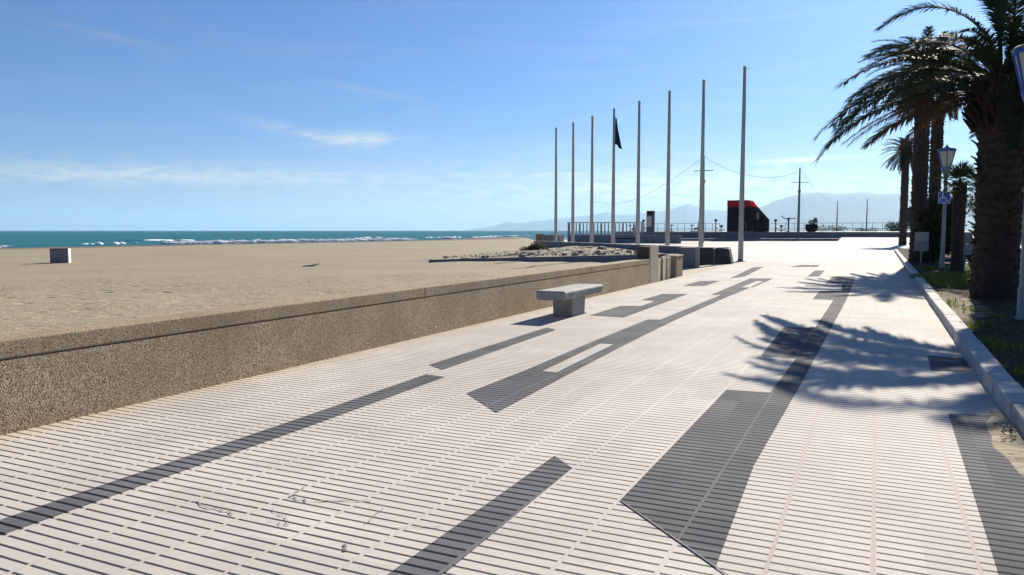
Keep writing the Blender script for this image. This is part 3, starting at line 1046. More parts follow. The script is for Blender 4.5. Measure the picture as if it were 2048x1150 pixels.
def trunk_mb(h, r, seed, nth=44, dz=0.045, flare=0.12, boots_from=0.0):
    V, F = [], []
    nz = int(h / dz)
    for j in range(nz + 1):
        z = -0.15 + (h + 0.15) * j / nz
        for i in range(nth):
            a = 2 * math.pi * i / nth
            zz = z / 0.17 + 0.55 * noise.noise(Vector((math.cos(a) * 1.2, math.sin(a) * 1.2, z * .8 + seed)))
            row = math.floor(zz)
            fv = zz - row
            u = a / (2 * math.pi) * 11 + 0.5 * (row % 2)
            fu = u - math.floor(u)
            hsh = noise.noise(Vector((math.floor(u) * 3.7 + .5, row * 5.3 + .3, seed)))
            bump = (1 - (2 * fu - 1) ** 2) * (max(0, fv + .25 * hsh) ** 1.5) * (1 + .9 * hsh)
            rr = r * (1 + flare * math.exp(-max(z, 0) / .35)) + (0.075 * r / .42) * bump + 0.03 * noise.noise(Vector((math.cos(a) * 3, math.sin(a) * 3, z * 2.2 + seed)))
            if z > h - 0.9:
                rr += r * 0.12 * math.sin((z - h + 0.9) / 0.9 * math.pi * .6)
            V.append((rr * math.cos(a), rr * math.sin(a), z))
    for j in range(nz):
        for i in range(nth):
            k = (i + 1) % nth
            F.append((j * nth + i, j * nth + k, (j + 1) * nth + k, (j + 1) * nth + i))
    F.append(tuple(nz * nth + i for i in range(nth)))
    mb = MB().add(V, F, False)
    # stubs of cut leaf stalks
    rg = random.Random(seed)
    nst = int(h * 26)
    for _ in range(nst):
        z = h * (0.25 + 0.75 * rg.random() ** 0.8)
        a = rg.uniform(0, 2 * math.pi)
        base = Vector((math.cos(a), math.sin(a), 0)) * r * 0.95 + Vector((0, 0, z))
        out = Vector((math.cos(a), math.sin(a), rg.uniform(.3, 1.1))).normalized()
        l = rg.uniform(.10, .24) * r / .42
        sd = Vector((-math.sin(a), math.cos(a), 0)) * 0.045 * r / .42
        up = Vector((0, 0, .03))
        tip = base + out * l
        mb.add([base - sd, base + sd, base + up * 2, tip - sd * .5, tip + sd * .5, tip + up], [(0, 1, 4, 3), (1, 2, 5, 4), (2, 0, 3, 5), (3, 4, 5)])
    return mb


def variant_meshes(seed, length, lmax, pairs, mat, hang, droops):
    out = []
    rg = random.Random(seed)
    for (e0, dr) in droops:
        p1 = Vector((math.cos(R(e0)), 0, math.sin(R(e0)))) * length * .52
        e1 = e0 - dr
        p2 = p1 + Vector((math.cos(R(e1)), rg.uniform(-.12, .12), math.sin(R(e1)))) * length * .52
        out.append(frond_mb((Vector((0, 0, 0)), p1, p2), pairs, lmax, rg, hang).mesh("frond", mat))
    return out


GREEN_SETS = [(66, 75), (60, 78), (52, 76), (42, 68), (30, 60), (16, 55), (4, 52), (-10, 45), (-22, 40)]
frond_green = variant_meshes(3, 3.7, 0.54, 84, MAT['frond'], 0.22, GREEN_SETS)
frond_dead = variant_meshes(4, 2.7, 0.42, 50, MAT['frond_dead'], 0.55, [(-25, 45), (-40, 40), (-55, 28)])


def put_frond(parent, me, phi, z, sc, rg, tilt=0.0, r=0.18, label=None):
    o = bpy.data.objects.new("frond", me)
    COL.objects.link(o)
    o.parent = parent
    o.location = (r * math.cos(phi), r * math.sin(phi), z)
    o.rotation_euler = (tilt, rg.uniform(-.08, .08), phi)
    o.scale = (sc, sc, sc)
    if label:
        o['label'] = label
    return o


def palm(loc, h, r, label, n_green, n_dead, sc, seed, skip=None, group="date palms planted along the kerb"):
    root = empty("date_palm", loc)
    tag(root, label, "palm tree", group)
    trunk_mb(h, r, seed).build("trunk", MAT['trunk'], root, fix=False)
    rg = random.Random(seed)
    prof = [(r * .9, h - .55), (r * 1.15, h - .25), (r * 1.2, h + .05), (r * 1.0, h + .35), (r * .35, h + .6)]
    mb = MB().lathe(prof, 18)
    for _ in range(190):
        a = rg.uniform(0, 2 * math.pi)
        z = h + rg.uniform(-.75, .4)
        base = Vector((math.cos(a), math.sin(a), 0)) * r * 1.2 + Vector((0, 0, z))
        out = Vector((math.cos(a) * .8, math.sin(a) * .8, 1)).normalized()
        mb.tube([base, base + out * rg.uniform(.15, .42)], [.055, .02], 4)
    mb.build("crown_base", MAT['boot'], root)
    ga = 2.39996
    for i in range(n_green):
        phi = i * ga + rg.uniform(-.15, .15)
        t = (i + .5) / n_green
        k = min(len(frond_green) - 1, int(t ** 0.9 * len(frond_green)))
        if skip and skip(phi, k):
            continue
        near = max(0.0, -math.sin(phi)) * (1 - t) if skip else 0.0
        put_frond(root, frond_green[k], phi, h + 0.42 - 0.5 * t, sc * rg.uniform(.9, 1.08) * (1 - .38 * near - (.12 if skip else 0)), rg, rg.uniform(-.12, .12), r * .5)
    for i in range(n_dead):
        phi = i * ga * 1.7 + rg.uniform(-.2, .2)
        put_frond(root, frond_dead[i % 3], phi, h - 0.25, sc * rg.uniform(.8, 1.05), rg, rg.uniform(-.15, .15), r * .9, "drooping dead brown palm frond")
    return root


# the near palm: its seaward fronds are shaped one by one
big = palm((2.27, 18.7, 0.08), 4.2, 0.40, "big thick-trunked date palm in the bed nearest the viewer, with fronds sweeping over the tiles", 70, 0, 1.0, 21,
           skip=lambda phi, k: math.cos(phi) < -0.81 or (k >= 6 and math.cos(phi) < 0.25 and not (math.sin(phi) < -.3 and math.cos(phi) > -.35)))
fg = random.Random(8)
for (P, dead) in [
    ([(2.15, .2, 5.1), (1.82, .6, 6.25), (0.79, .9, 6.86), (-0.12, 1.0, 6.06)], 0),
    ([(2.04, 0, 4.8), (1.3, .5, 5.85), (0.4, .9, 5.75), (-0.36, 1.3, 5.55)], 0),
    ([(2.0, 0, 4.7), (1.1, -.3, 5.5), (0.2, -.5, 5.35), (-0.52, -.6, 4.80)], 0),
    ([(1.97, 0, 4.6), (0.9, .5, 5.3), (-0.25, 1.2, 5.1), (-1.05, 1.8, 4.02)], 0),
    ([(1.97, 0, 4.6), (1.0, 1.2, 5.0), (-0.1, 2.3, 4.9), (-0.9, 3.0, 4.2)], 0),
    ([(1.98, 0, 4.45), (0.85, -.4, 4.85), (-0.55, -.7, 4.5), (-1.26, -.9, 3.45)], 0),
    ([(1.98, 0, 4.4), (0.9, .3, 4.65), (-0.5, .4, 4.3), (-1.30, .5, 3.12)], 0),
    ([(1.98, 0, 4.35), (0.9, .9, 4.6), (-0.3, 1.7, 4.5), (-1.2, 2.3, 3.6)], 0),
    ([(1.9, 0, 4.25), (1.2, -.2, 4.3), (0.2, -.4, 4.15), (-0.6, -.5, 3.35)], 1),
    ([(1.9, 0, 4.3), (1.0, -.9, 4.7), (0.1, -1.8, 4.5), (-0.4, -2.6, 3.9)], 0),
    ([(1.9, 0, 4.2), (1.3, .3, 4.2), (0.7, .5, 3.9), (0.4, .6, 3.3)], 1),
    ([(1.97, 0, 4.6), (1.0, -.9, 5.1), (0.0, -1.7, 5.0), (-0.75, -2.3, 4.3)], 0),
    ([(1.97, 0, 4.5), (0.9, .2, 4.95), (-0.2, .5, 4.75), (-0.95, .8, 3.75)], 0),
    ([(1.97, 0, 4.6), (1.1, .4, 5.2), (0.1, .7, 5.15), (-0.7, 1.0, 4.5)], 0),
    ([(1.95, 0, 4.3), (1.0, .1, 4.45), (0.1, .2, 4.2), (-0.75, .2, 3.45)], 1),
    ([(1.95, 0, 4.25), (1.2, .5, 4.3), (0.5, .9, 4.15), (-0.1, 1.2, 3.65)], 1),
    ([(2.2, 0, 4.9), (2.2, .3, 6.2), (2.0, .9, 7.0), (1.55, 1.5, 6.9)], 0),
    ([(2.3, 0, 4.9), (2.5, .2, 6.3), (2.5, .7, 7.1), (2.1, 1.4, 7.2)], 0),
    ([(2.4, 0, 4.9), (2.8, .3, 6.1), (3.1, .9, 6.8), (3.3, 1.6, 6.6)], 0),
    ([(2.4, 0, 4.9), (2.9, .0, 6.0), (3.4, .1, 6.6), (4.1, .3, 6.3)], 0),
    ([(2.2, 0, 4.9), (2.0, -.1, 6.1), (2.15, .2, 6.7), (2.6, .5, 6.9)], 0),
    ([(1.95, 0, 4.3), (1.2, .8, 4.35), (0.3, 1.3, 4.1), (-0.3, 1.6, 3.5)], 0),
]:
    Q = [Vector((a - 2.27, b_, c - .08)) for a, b_, c in P]
    o = frond_mb(Q, 112 if not dead else 70, 0.52 if not dead else 0.40, fg, 0.26 if not dead else 0.55, 0.22, 0.036).build(
        "frond", MAT['frond_dead' if dead else 'frond'], big, fix=False)
    if dead:
        o['label'] = "drooping dead brown palm frond"
palm((1.70, 39.3, 0.05), 8.5, 0.30, "tall palm trunk standing nearest the kerb behind the big palm, left of the pair", 64, 26, 0.76, 31)
palm((2.52, 42.9, 0.05), 9.0, 0.25, "tall slimmer palm trunk just right of and behind the other tall one", 60, 24, 0.74, 41)
palm((2.45, 88.0, 0.0), 9.4, 0.33, "far palm with drooping crown, the last of the row at its plaza end", 84, 12, 0.70, 51)

# small fan palm behind the lamp
root = empty("fan_palm", (2.32, 27.8, 0.05))
tag(root, "small slim fan palm with yellowish green spiky head between the lamp and the big palm", "palm tree")
trunk_mb(2.95, 0.17, 61, 20, 0.06).build("trunk", MAT['trunk'], root, fix=False)
rg = random.Random(6)
fan = []
for s in range(4):
    mb = MB()
    st = Vector((0, 0, 0))
    en = Vector((0.55, 0, 0.0))
    mb.tube([st, en * .5 + Vector((0, 0, .05)), en], [.016, .013, .010], 5)
    for i in range(21):
        a = R(-100 + 200 * i / 20 + rg.uniform(-4, 4))
        l = 0.52 * rg.uniform(.85, 1.1) * (1 - .25 * abs(a) / R(100))
        d = Vector((math.cos(a), math.sin(a), rg.uniform(-.05, .25)))
        tip = en + d * l - Vector((0, 0, .1 * l))
        wv = Vector((-math.sin(a), math.cos(a), 0)) * .026
        mid = en + d * l * .55
        mb.add([en, mid + wv, tip, mid - wv], [(0, 1, 2, 3)])
    fan.append(mb.mesh("fan_leaf", MAT['weed'] if s < 2 else MAT['frond']))
for i in range(34):
    o = bpy.data.objects.new("fan_leaf", fan[i % 4])
    COL.objects.link(o)
    o.parent = root
    o.location = (0, 0, 2.95)
    t = i / 34
    o.rotation_euler = (rg.uniform(-.4, .4), -R(75 - 115 * t), i * 2.39996)
    s_ = rg.uniform(.52, .75)
    o.scale = (s_, s_, s_)


# dark shrubs between the trunks
def shrub(loc, rad, n, size, label, seed, mat='shrub', group=None, name="shrub", stems=5):
    root = empty(name, loc)
    tag(root, label, "shrub", group)
    rg = random.Random(seed)
    mb = MB()
    for _ in range(9):
        c = Vector((rg.uniform(-.6, .6) * rad[0], rg.uniform(-.6, .6) * rad[1], rad[2] * rg.uniform(.5, 1.5)))
        leaf_clump(mb, c, (rad[0] * .55, rad[1] * .55, rad[2] * .5), n // 9, size, rg)
    mb.build("foliage", MAT[mat], root, fix=False)
    mb = MB()
    for _ in range(stems):
        x_, y_ = rg.uniform(-.3, .3) * rad[0], rg.uniform(-.3, .3) * rad[1]
        mb.tube([(x_, y_, -.1), (x_ * 1.5, y_ * 1.5, rad[2] * .7), (x_ * 2, y_ * 2, rad[2] * 1.3)], [.04, .03, .015], 5)
    mb.build("stems", MAT['trunk'], root)
    return root


shrub((2.25, 37.0, 0.1), (0.85, 1.6, 1.5), 7500, 0.22, "dense dark evergreen shrub around the foot of the tall palm pair", 71)
shrub((3.1, 46.5, 0.1), (1.0, 3.0, 1.55), 6000, 0.24, "tall dark evergreen shrub behind the palm pair", 72)
shrub((3.3, 31.0, 0.1), (0.6, 1.2, 0.55), 1800, 0.16, "low dark bush beside the small fan palm", 73)

# ------------------------------------------------------------------ lamps
def lamp(loc, label, h=4.25):
    root = empty("street_lamp", loc)
    tag(root, label, "street lamp", "blue lantern street lamps in the bed")
    MB().lathe([(.115, 0), (.115, .04), (.085, .06), (.085, .5), (.068, .56), (.060, h - 1.05)], 20).build("post", MAT['post'], root)
    # blue cup that carries the lantern
    MB().lathe([(.045, h - 1.06), (.075, h - 1.04), (.085, h - .92), (.17, h - .68), (.175, h - .64), (.10, h - .635)], 20).build("cup", MAT['blue'], root)
    lt = MB().lathe([(.155, h - .632), (.30, h - .062), (.10, h - .058)], 6, smooth=False, a0=R(30)).build("lantern_glass", MAT['lampglass'], root)
    mb = MB()
    for i in range(6):
        a = R(30 + 60 * i)
        c, s_ = math.cos(a), math.sin(a)
        mb.tube([(.160 * c, .160 * s_, h - .64), (.312 * c, .312 * s_, h - .05)], .018, 6)
    mb.lathe([(.332, h - .055), (.345, h - .03), (.332, h - .004), (.05, h - .003)], 6, a0=R(30), smooth=False)
    mb.build("lantern_frame", MAT['blue'], root)
    MB().lathe([(.335, h), (.28, h + .05), (.10, h + .085), (.04, h + .14), (.02, h + .2)], 18).build("lantern_roof", MAT['midgrey'], root)
    return root


l1 = lamp((2.14, 14.36, 0.08), "pale lamp post with blue framed lantern at the right edge beside the big palm", 4.22)
l2 = lamp((2.28, 33.0, 0.08), "pale lamp post with blue lantern between the tall palm pair and the fan palm", 4.42)
# blue sign and bracket on the far lamp
s = empty("blue_sign", (2.25, 32.86, 2.72))
tag(s, "small square blue sign with a white wheelchair symbol on the far lamp post", "sign")
MB().box((0, 0, 0), (.40, .016, .44), bev=0.006).build("sign_plate", MAT['blue'], s)
mb = MB()
# wheelchair pictogram
bmd = MB().lathe([(.028, -.002), (.028, .002)], 14, smooth=False)
mb.add([Vector((x - .055, z - .0105, y + .135)) for x, y, z in bmd.v], bmd.f)
mb.box((-.055, -.0105, .045), (.034, .004, .12))
mb.box((-.01, -.0105, .045), (.09, .004, .022))
mb.box((.0, -.0105, -.018), (.13, .004, .030))
mb.box((.075, -.0105, -.075), (.030, .004, .12))
mb.box((.105, -.0105, -.125), (.06, .004, .024))
for q in range(14):
    a = R(100 + q * 15)
    mb.box((-.03 + .10 * math.cos(a), -.0105, -.06 + .10 * math.sin(a)), (.028, .004, .028))
for x, z, w_, h_ in [(0, .205, .38, .014), (0, -.205, .38, .014), (-.185, 0, .014, .40), (.185, 0, .014, .40)]:
    mb.box((x, -.0105, z), (w_, .004, h_))
mb.build("sign_symbol", MAT['white'], s)
MB().box((0, .055, .0), (.10, .09, .05)).build("bracket", MAT['midgrey'], s)

# boards facing the bed
def board(loc, rz, label, m1, m2):
    root = empty("notice_board", loc, rz)
    tag(root, label, "notice board", "grey notice boards in the planting bed")
    MB().box((0, 0, .62), (.07, .07, 1.44), bev=.006).build("post", MAT['midgrey'], root)
    MB().box((0, -.06, 1.16), (.50, .035, .40), bev=.006).build("panel", MAT[m1], root)
    MB().box((0, -.06, .77), (.52, .035, .36), bev=.006).build("panel", MAT[m2], root)
    return root


board((1.66, 35.0, 0.08), R(-3), "grey double panel board on a post in front of the tall palm pair", 'lightgrey', 'midgrey')
board((2.74, 30.3, 0.08), R(-20), "pale grey double panel board just right of the fan palm trunk", 'lightgrey', 'lightgrey')

# ------------------------------------------------------------------ flagpoles
def flagpole_parts(root):
    MB().lathe([(.128, 0.02), (.126, .2), (.118, 2.5), (.095, 5.6), (.070, 9.15)], 22).build("pole_shaft", MAT['pole'], root)
    MB().lathe([(.24, -.004), (.24, .018), (.135, .030), (.130, .12)], 22).build("base_plate", MAT['dark_step'], root)
    MB().lathe([(.072, 9.15), (.085, 9.17), (.085, 9.26), (.04, 9.31)], 16).build("pole_cap", MAT['pole'], root)
    MB().tube([(.12, -.06, 1.2), (.10, -.06, 5.0), (.085, -.05, 9.15)], .007, 4).build("halyard", MAT['midgrey'], root)


poles = [(-5.91, 38.16), (-8.33, 40.6), (-10.70, 42.95), (-13.17, 45.5), (-15.40, 47.5), (-17.75, 50.0), (-20.0, 52.25), (-22.25, 54.5)]
plabels = ["flagpole nearest the viewer, standing alone on the white tiles right of the dark blocks",
           "second nearest flagpole, rising behind the dark blocks",
           "flagpole third from the near end of the row, bare, rising behind the grey wall end",
           "flagpole fourth from the near end, directly right of the pole with the flag",
           "the one flagpole with a dark flag hanging from it",
           "bare flagpole directly left of the one with the flag",
           "second farthest flagpole, bare, third left of the one with the next poles",
           "farthest flagpole, last at the seaward left end of the row"]
plabels[6] = "second farthest flagpole, bare, next to the seaward end of the row"
proto = None
for (x, y), lab in zip(poles, plabels):
    if proto is None:
        proto = empty("flagpole", (x, y, 0))
        flagpole_parts(proto)
        o = proto
    else:
        o = copy_tree(proto)
        o.location = (x, y, 0)
    tag(o, lab, "flagpole", "row of flagpoles on the plaza edge")
# limp flag on the fourth pole
V, F = [], []
nu, nv = 14, 26
for j in range(nv):
    t = j / (nv - 1)
    wdt = 0.08 + 0.36 * t ** 1.4
    for i in range(nu):
        u = i / (nu - 1)
        xx = 0.09 + u * wdt
        yy = 0.16 * math.sin(u * 9.5 + t * 2.0) * (0.35 + .65 * t) * (1 - .2 * u) - .02
        zz = 8.72 - t * 1.70 - u * (0.10 + 0.28 * t) + 0.03 * math.sin(u * 9)
        V.append((xx, yy, zz))
F = [(j * nu + i, (j + 1) * nu + i, (j + 1) * nu + i + 1, j * nu + i + 1) for j in range(nv - 1) for i in range(nu - 1)]
fl = MB().add(V, F, True).build("flag", MAT['flag'], None, (poles[4][0], poles[4][1], 0), R(25), fix=False)
md = fl.modifiers.new("cloth_thickness", 'SOLIDIFY')
md.thickness = 0.006
tag(fl, "dark navy flag hanging limp down one flagpole", "flag")

# ------------------------------------------------------------------ low walls at the plaza edge
def slab_wall(name, p0, p1, z00, z01, zb, th, mat, label, cat, joints=(), bev=0.015):
    """straight wall from p0 to p1, its top going from z00 to z01"""
    a, b_ = Vector((*p0, 0)), Vector((*p1, 0))
    d = (b_ - a)
    L = d.length
    d.normalize()
    n_ = Vector((-d.y, d.x, 0))
    root = empty(name, (a.x, a.y, 0))
    tag(root, label, cat)
    ks = [0.0] + list(joints) + [1.0]
    for k0, k1 in zip(ks, ks[1:]):
        s0, s1 = k0 * L + .006, k1 * L - .006
        zt0, zt1 = z00 + (z01 - z00) * k0, z00 + (z01 - z00) * k1
        q = []
        for s_, zt in ((s0, zt0), (s1, zt1)):
            for t_ in (0, th):
                base = d * s_ + n_ * t_
                q.append((base.x, base.y, zb))
                q.append((base.x, base.y, zt))
        bm = bmesh.new()
        vs = [bm.verts.new(v) for v in q]
        for f in [(0, 1, 3, 2), (4, 6, 7, 5), (0, 4, 5, 1), (2, 3, 7, 6), (1, 5, 7, 3), (0, 2, 6, 4)]:
            bm.faces.new([vs[i] for i in f])
        bmesh.ops.recalc_face_normals(bm, faces=bm.faces)
        bmesh.ops.bevel(bm, geom=list(bm.edges), offset=bev, segments=2, affect='EDGES')
        MB().bm(bm).build("wall_segment", mat, root)
    return root


slab_wall("low_wall", (-19.4, 31.35), (-7.25, 31.05), 0.10, 0.56, -0.5, 0.40, MAT['concrete'],
          "long low grey wall on the sand, tapering down towards the sea in front of the rubble", "wall", (0.33, 0.66))
slab_wall("low_wall", (-7.02, 32.1), (-21.2, 47.9), 0.82, 0.80, -0.5, -0.45, MAT['concrete'],
          "grey wall behind the rubble, running below the row of flagpoles", "wall", (0.06, 0.25, 0.5, 0.75))
p = empty("concrete_block", (-6.88, 31.25, 0))
tag(p, "square grey concrete block where the two low walls meet, next to the tiles", "block")
MB().box((0, 0, .36), (.70, .80, .92), bev=.02).build("block_body", MAT['concrete'], p)
for i, (x, lab) in enumerate([(-6.99, "dark granite block beside the grey concrete block, left of two"), (-6.22, "dark granite block with a sloping end, nearest the front flagpole")]):
    p = empty("granite_block", (x, 35.4, 0))
    tag(p, lab, "block", "dark granite blocks at the plaza edge")
    e = 0.10 if i else 0.0
    MB().add([(-.36, -.3, -.1), (.36 + e * .6, -.3, -.1), (.36 + e * .6, .3, -.1), (-.36, .3, -.1), (-.36, -.3, .70), (.36 - e, -.3, .68 - e * .2), (.36 - e, .3, .68 - e * .2), (-.36, .3, .70)],
             [(0, 3, 2, 1), (4, 5, 6, 7), (0, 1, 5, 4), (1, 2, 6, 5), (2, 3, 7, 6), (3, 0, 4, 7)]).build("block_body", MAT['dark_conc'], p)
    MB().box((-e * .3, 0, .715), (.66 - e, .54, .04), bev=.01).build("top_slab", MAT['concrete'], p)

# sand and rubble held between the low walls
mb = MB()
V, F = [], []
nu, nv = 60, 44
for j in range(nv):
    t = j / (nv - 1)
    for i in range(nu):
        s = i / (nu - 1)
        a = Vector((-7.5 - s * 13.5, 31.5, 0))
        c = Vector((-7.5 - s * 15.5, 32.4 + s * 17.0, 0))
        p_ = a.lerp(c, t)
        z = 0.47 - 0.42 * s ** 1.2 + 0.12 * math.sin(t * 2.6) * s + 0.07 * fbm(p_.x, p_.y, 0.6, 1) + 0.30 * math.exp(-((s - .45) / .3) ** 2) * t
        z -= 0.35 * sstep(.74, .92, s)
        V.append((p_.x, p_.y, z))
F = [(j * nu + i, (j + 1) * nu + i, (j + 1) * nu + i + 1, j * nu + i + 1) for j in range(nv - 1) for i in range(nu - 1)]
o = mb.add(V, F, True).build("sand_bank", MAT['sand'], fix=False)
if sum(q.normal.z for q in o.data.polygons) < 0:
    o.data.flip_normals()
tag(o, kind='structure')
rk = random.Random(19)
rock_meshes = []
for s in range(6):
    bm = bmesh.new()
    bmesh.ops.create_icosphere(bm, subdivisions=2, radius=1.0)
    for v in bm.verts:
        n1 = noise.noise(v.co * 1.4 + Vector((s * 7, 0, 0)))
        v.co *= 1 + 0.5 * n1
        v.co.z *= .62
    rock_meshes.append(MB().bm(bm).mesh("rubble_rock", MAT['rock']))


def bank_z(x, y):
    s = max(0, min(1, (-7.5 - x) / 14.5))
    return 0.47 - 0.42 * s ** 1.2


kinds = ["grey rubble rock lying on the sand between the two low walls"]
for i in range(46):
    s = rk.random() ** .7
    t = rk.random() ** 1.6 * .75
    x = -7.9 - s * 11.2
    y = 31.8 + t * (0.9 + s * 15)
    o = bpy.data.objects.new("rubble_rock", rock_meshes[i % 6])
    COL.objects.link(o)
    q = rk.uniform(.05, .13) * (1.5 if i % 9 == 0 else 1)
    o.location = (x, y, bank_z(x, y) + .05 + .12 * math.sin(t * 2.6) * s + 0.30 * math.exp(-((s - .45) / .3) ** 2) * t)
    o.scale = (q * rk.uniform(.9, 1.5), q, q * rk.uniform(.8, 1.2))
    o.rotation_euler = (0, 0, rk.uniform(0, 6.28))
    tag(o, "grey rubble rock lying on the sand between the two low walls", "rock", "rubble rocks between the low walls")
mb = MB()
for i in range(520):
    s = rk.random() ** .8
    t = rk.random() ** 1.7 * .8
    x = -7.8 - s * 11.2
    y = 31.7 + t * (0.9 + s * 15)
    bm = bmesh.new()
    bmesh.ops.create_icosphere(bm, subdivisions=1, radius=rk.uniform(.015, .04))
    mb.bm(bm, Matrix.Translation((x, y, bank_z(x, y) + .05 + .12 * math.sin(t * 2.6) * s + 0.30 * math.exp(-((s - .45) / .3) ** 2) * t)), False)
tag(mb.build("gravel", MAT['rock'], fix=False), kind='stuff')
# dry tuft of beach shrub
root = empty("beach_shrub", (-17.2, 38.8, 0.12))
tag(root, "dark scrubby tuft growing by the rubble at the wall's seaward end", "shrub")
mb = MB()
rg = random.Random(15)
for c in [(0, 0, .25), (.45, .1, .2), (-.35, 0, .18), (.15, .2, .4)]:
    leaf_clump(mb, c, (.45, .4, .25), 330, .16, rg, 1.0)
mb.build("foliage", MAT['drygrass'], root, fix=False)
mb = MB()
for _ in range(14):
    a = rg.uniform(0, 6.28)
    mb.tube([(0, 0, -.05), (.25 * math.cos(a), .2 * math.sin(a), .25), (.5 * math.cos(a), .4 * math.sin(a), rg.uniform(.3, .75))], [.012, .01, .004], 4)
mb.build("stems", MAT['drygrass'], root)

# stone stub and its dark end post behind the second wall
p = empty("rough_stone_wall", (-23.4, 56.0, 0))
p.rotation_euler = (0, 0, R(-14))
tag(p, "short pale rough stone wall behind the farthest flagpole", "wall")
bm = bmesh.new()
bmesh.ops.create_cube(bm, size=1.0)
bmesh.ops.subdivide_edges(bm, edges=bm.edges, cuts=6, use_grid_fill=True)
bmesh.ops.scale(bm, vec=Vector((1.9, .6, 1.4)), verts=bm.verts)
for v in bm.verts:
    v.co += v.co.normalized() * 0.08 * noise.noise(v.co * 5)
MB().bm(bm, Matrix.Translation((0.25, 0, .45))).build("stone_body", MAT['rock'], p)
MB().box((-.92, -.05, .42), (.30, .7, 1.62), bev=.02).build("end_post", MAT['brown'], p)

# ------------------------------------------------------------------ terrace with steps
tag(MB().prism([(-33.0, 109.1), (-30.0, 107.8), (-4.6, 118.6), (-4.6, 146), (-35, 146)], -0.3, 0.36).build("terrace_step", MAT['dark_step']), kind='structure')
tag(MB().prism([(-37.5, 115.4), (-30.0, 112.5), (-4.0, 122.5), (7.5, 124.5), (9, 146), (-38, 146)], -0.3, 1.26).build("terrace_step", MAT['dark_step']), kind='structure')
tag(MB().prism([(-37.4, 115.65), (-30.0, 112.75), (-4.0, 122.75), (7.4, 124.75), (8.8, 145.8), (-37.8, 145.8)], 1.264, 1.31).build("terrace", MAT['beige']), kind='structure')
tag(MB().add([(-4.55, 104, 0.001), (9, 104, 0.001), (9, 124.3, .55), (-4.55, 122.3, .55), (-4.55, 122.3, -.2), (9, 124.3, -.2)],
             [(0, 1, 2, 3), (0, 3, 4), (1, 5, 2), (3, 2, 5, 4)]).build("ramp", MAT['plaza']), kind='structure')

# low blue grey wall with a dark slot, and the slatted railing above it
p = empty("slotted_wall", (-33.6, 86.0, 0))
p.rotation_euler = (0, 0, R(11))
tag(p, "low blue grey wall with a dark horizontal slot, behind the flagpoles", "wall")
mb = MB()
mb.box((6.7, .25, .23), (13.4, .5, .50))
mb.box((2.65, .25, .725), (5.3, .5, .49))
mb.box((10.95, .25, .725), (4.9, .5, .49))
mb.box((6.9, .25, .80), (3.2, .5, .35))
mb.build("wall_body", MAT['concrete'], p)
MB().box((6.9, .33, .552), (3.2, .3, .145)).build("slot_panel", MAT['black'], p)
p = empty("terrace_railing", (-34.0, 87.2, 0))
p.rotation_euler = (0, 0, R(11))
tag(p, "railing with dark top rail and pale upright slats above the slotted wall", "railing")
MB().box((4.5, 0, 2.46), (9.2, .10, .09), bev=.01).build("top_rail", MAT['darkgrey'], p)
MB().box((4.5, 0, 1.02), (9.2, .06, .06)).build("bottom_rail", MAT['lightgrey'], p)
q = None
for i in range(21):
    x = 0.15 + i * 0.435
    wdt = .13 if i % 3 else .22
    MB().box((x, 0, 1.70), (wdt, .05, 1.36)).build("slat", MAT['lightgrey'], p)
for x in (0.02, 4.5, 8.98):
    MB().box((x, 0, 1.2), (.09, .09, 2.44)).build("post", MAT['midgrey'], p)


def thin_rail(loc, rz, length, label, n):
    p = empty("thin_railing", loc, rz)
    tag(p, label, "railing")
    mb = MB()
    for z in (.1, .5, 1.42):
        mb.box((length / 2, 0, z), (length, .06, .06))
    mb.build("rails", MAT['mast'], p)
    for i in range(n):
        MB().box((i * length / (n - 1), 0, .72), (.07, .07, 1.44)).build("post", MAT['mast'], p)
    return p


thin_rail((-37.0, 132.0, 1.3), R(0), 13.0, "thin grey railing on the terrace left of the black kiosk", 12)
thin_rail((-16.8, 136.0, 1.3), R(0), 25.0, "thin grey railing on the terrace right of the black kiosk", 18)

# kiosk
k = empty("kiosk", (-20.4, 118.2, 1.3), R(-2))
tag(k, "black kiosk with red top band and slanted right side on the terrace", "kiosk")
outline = [(0, 0), (5.5, 0), (5.5, 1.85), (3.85, 3.72), (0, 3.72)]


def xz_prism(poly, y0, y1):
    n_ = len(poly)
    v = [(x, y0, z) for x, z in poly] + [(x, y1, z) for x, z in poly]
    f = [tuple(range(n_)), tuple(range(2 * n_ - 1, n_ - 1, -1))] + [(i, n_ + i, n_ + (i + 1) % n_, (i + 1) % n_) for i in range(n_)]
    return MB().add(v, f)


xz_prism(outline, 0, 4.0).build("kiosk_body", MAT['black'], k)
xz_prism([(-.02, 3.724), (3.83, 3.724), (3.60, 4.0), (3.05, 4.72), (-.02, 4.72)], -.03, 4.03).build("red_band", MAT['red'], k)
MB().box((1.9, .8, 4.95), (.5, .5, .45), bev=.03).build("roof_vent", MAT['darkgrey'], k)
MB().box((4.45, -.03, 2.35), (.40, .05, 1.0)).build("notice", MAT['midgrey'], k)
for c in k.children:
    if c.name.startswith("kiosk_body"):
        pass

# totem
t_ = empty("totem_sign", (-30.1, 110.6, 1.3), R(-12))
tag(t_, "upright dark totem sign with a beige panel, left of the kiosk", "sign")
MB().box((0, 0, 1.55), (1.22, .30, 3.1), bev=.02).build("totem_body", MAT['darkgrey'], t_)
MB().box((-.12, -.16, 1.55), (.72, .03, 1.5)).build("beige_panel", MAT['beige'], t_)
MB().box((-.02, -.16, 2.70), (.90, .03, .42)).build("header_panel", MAT['black'], t_)


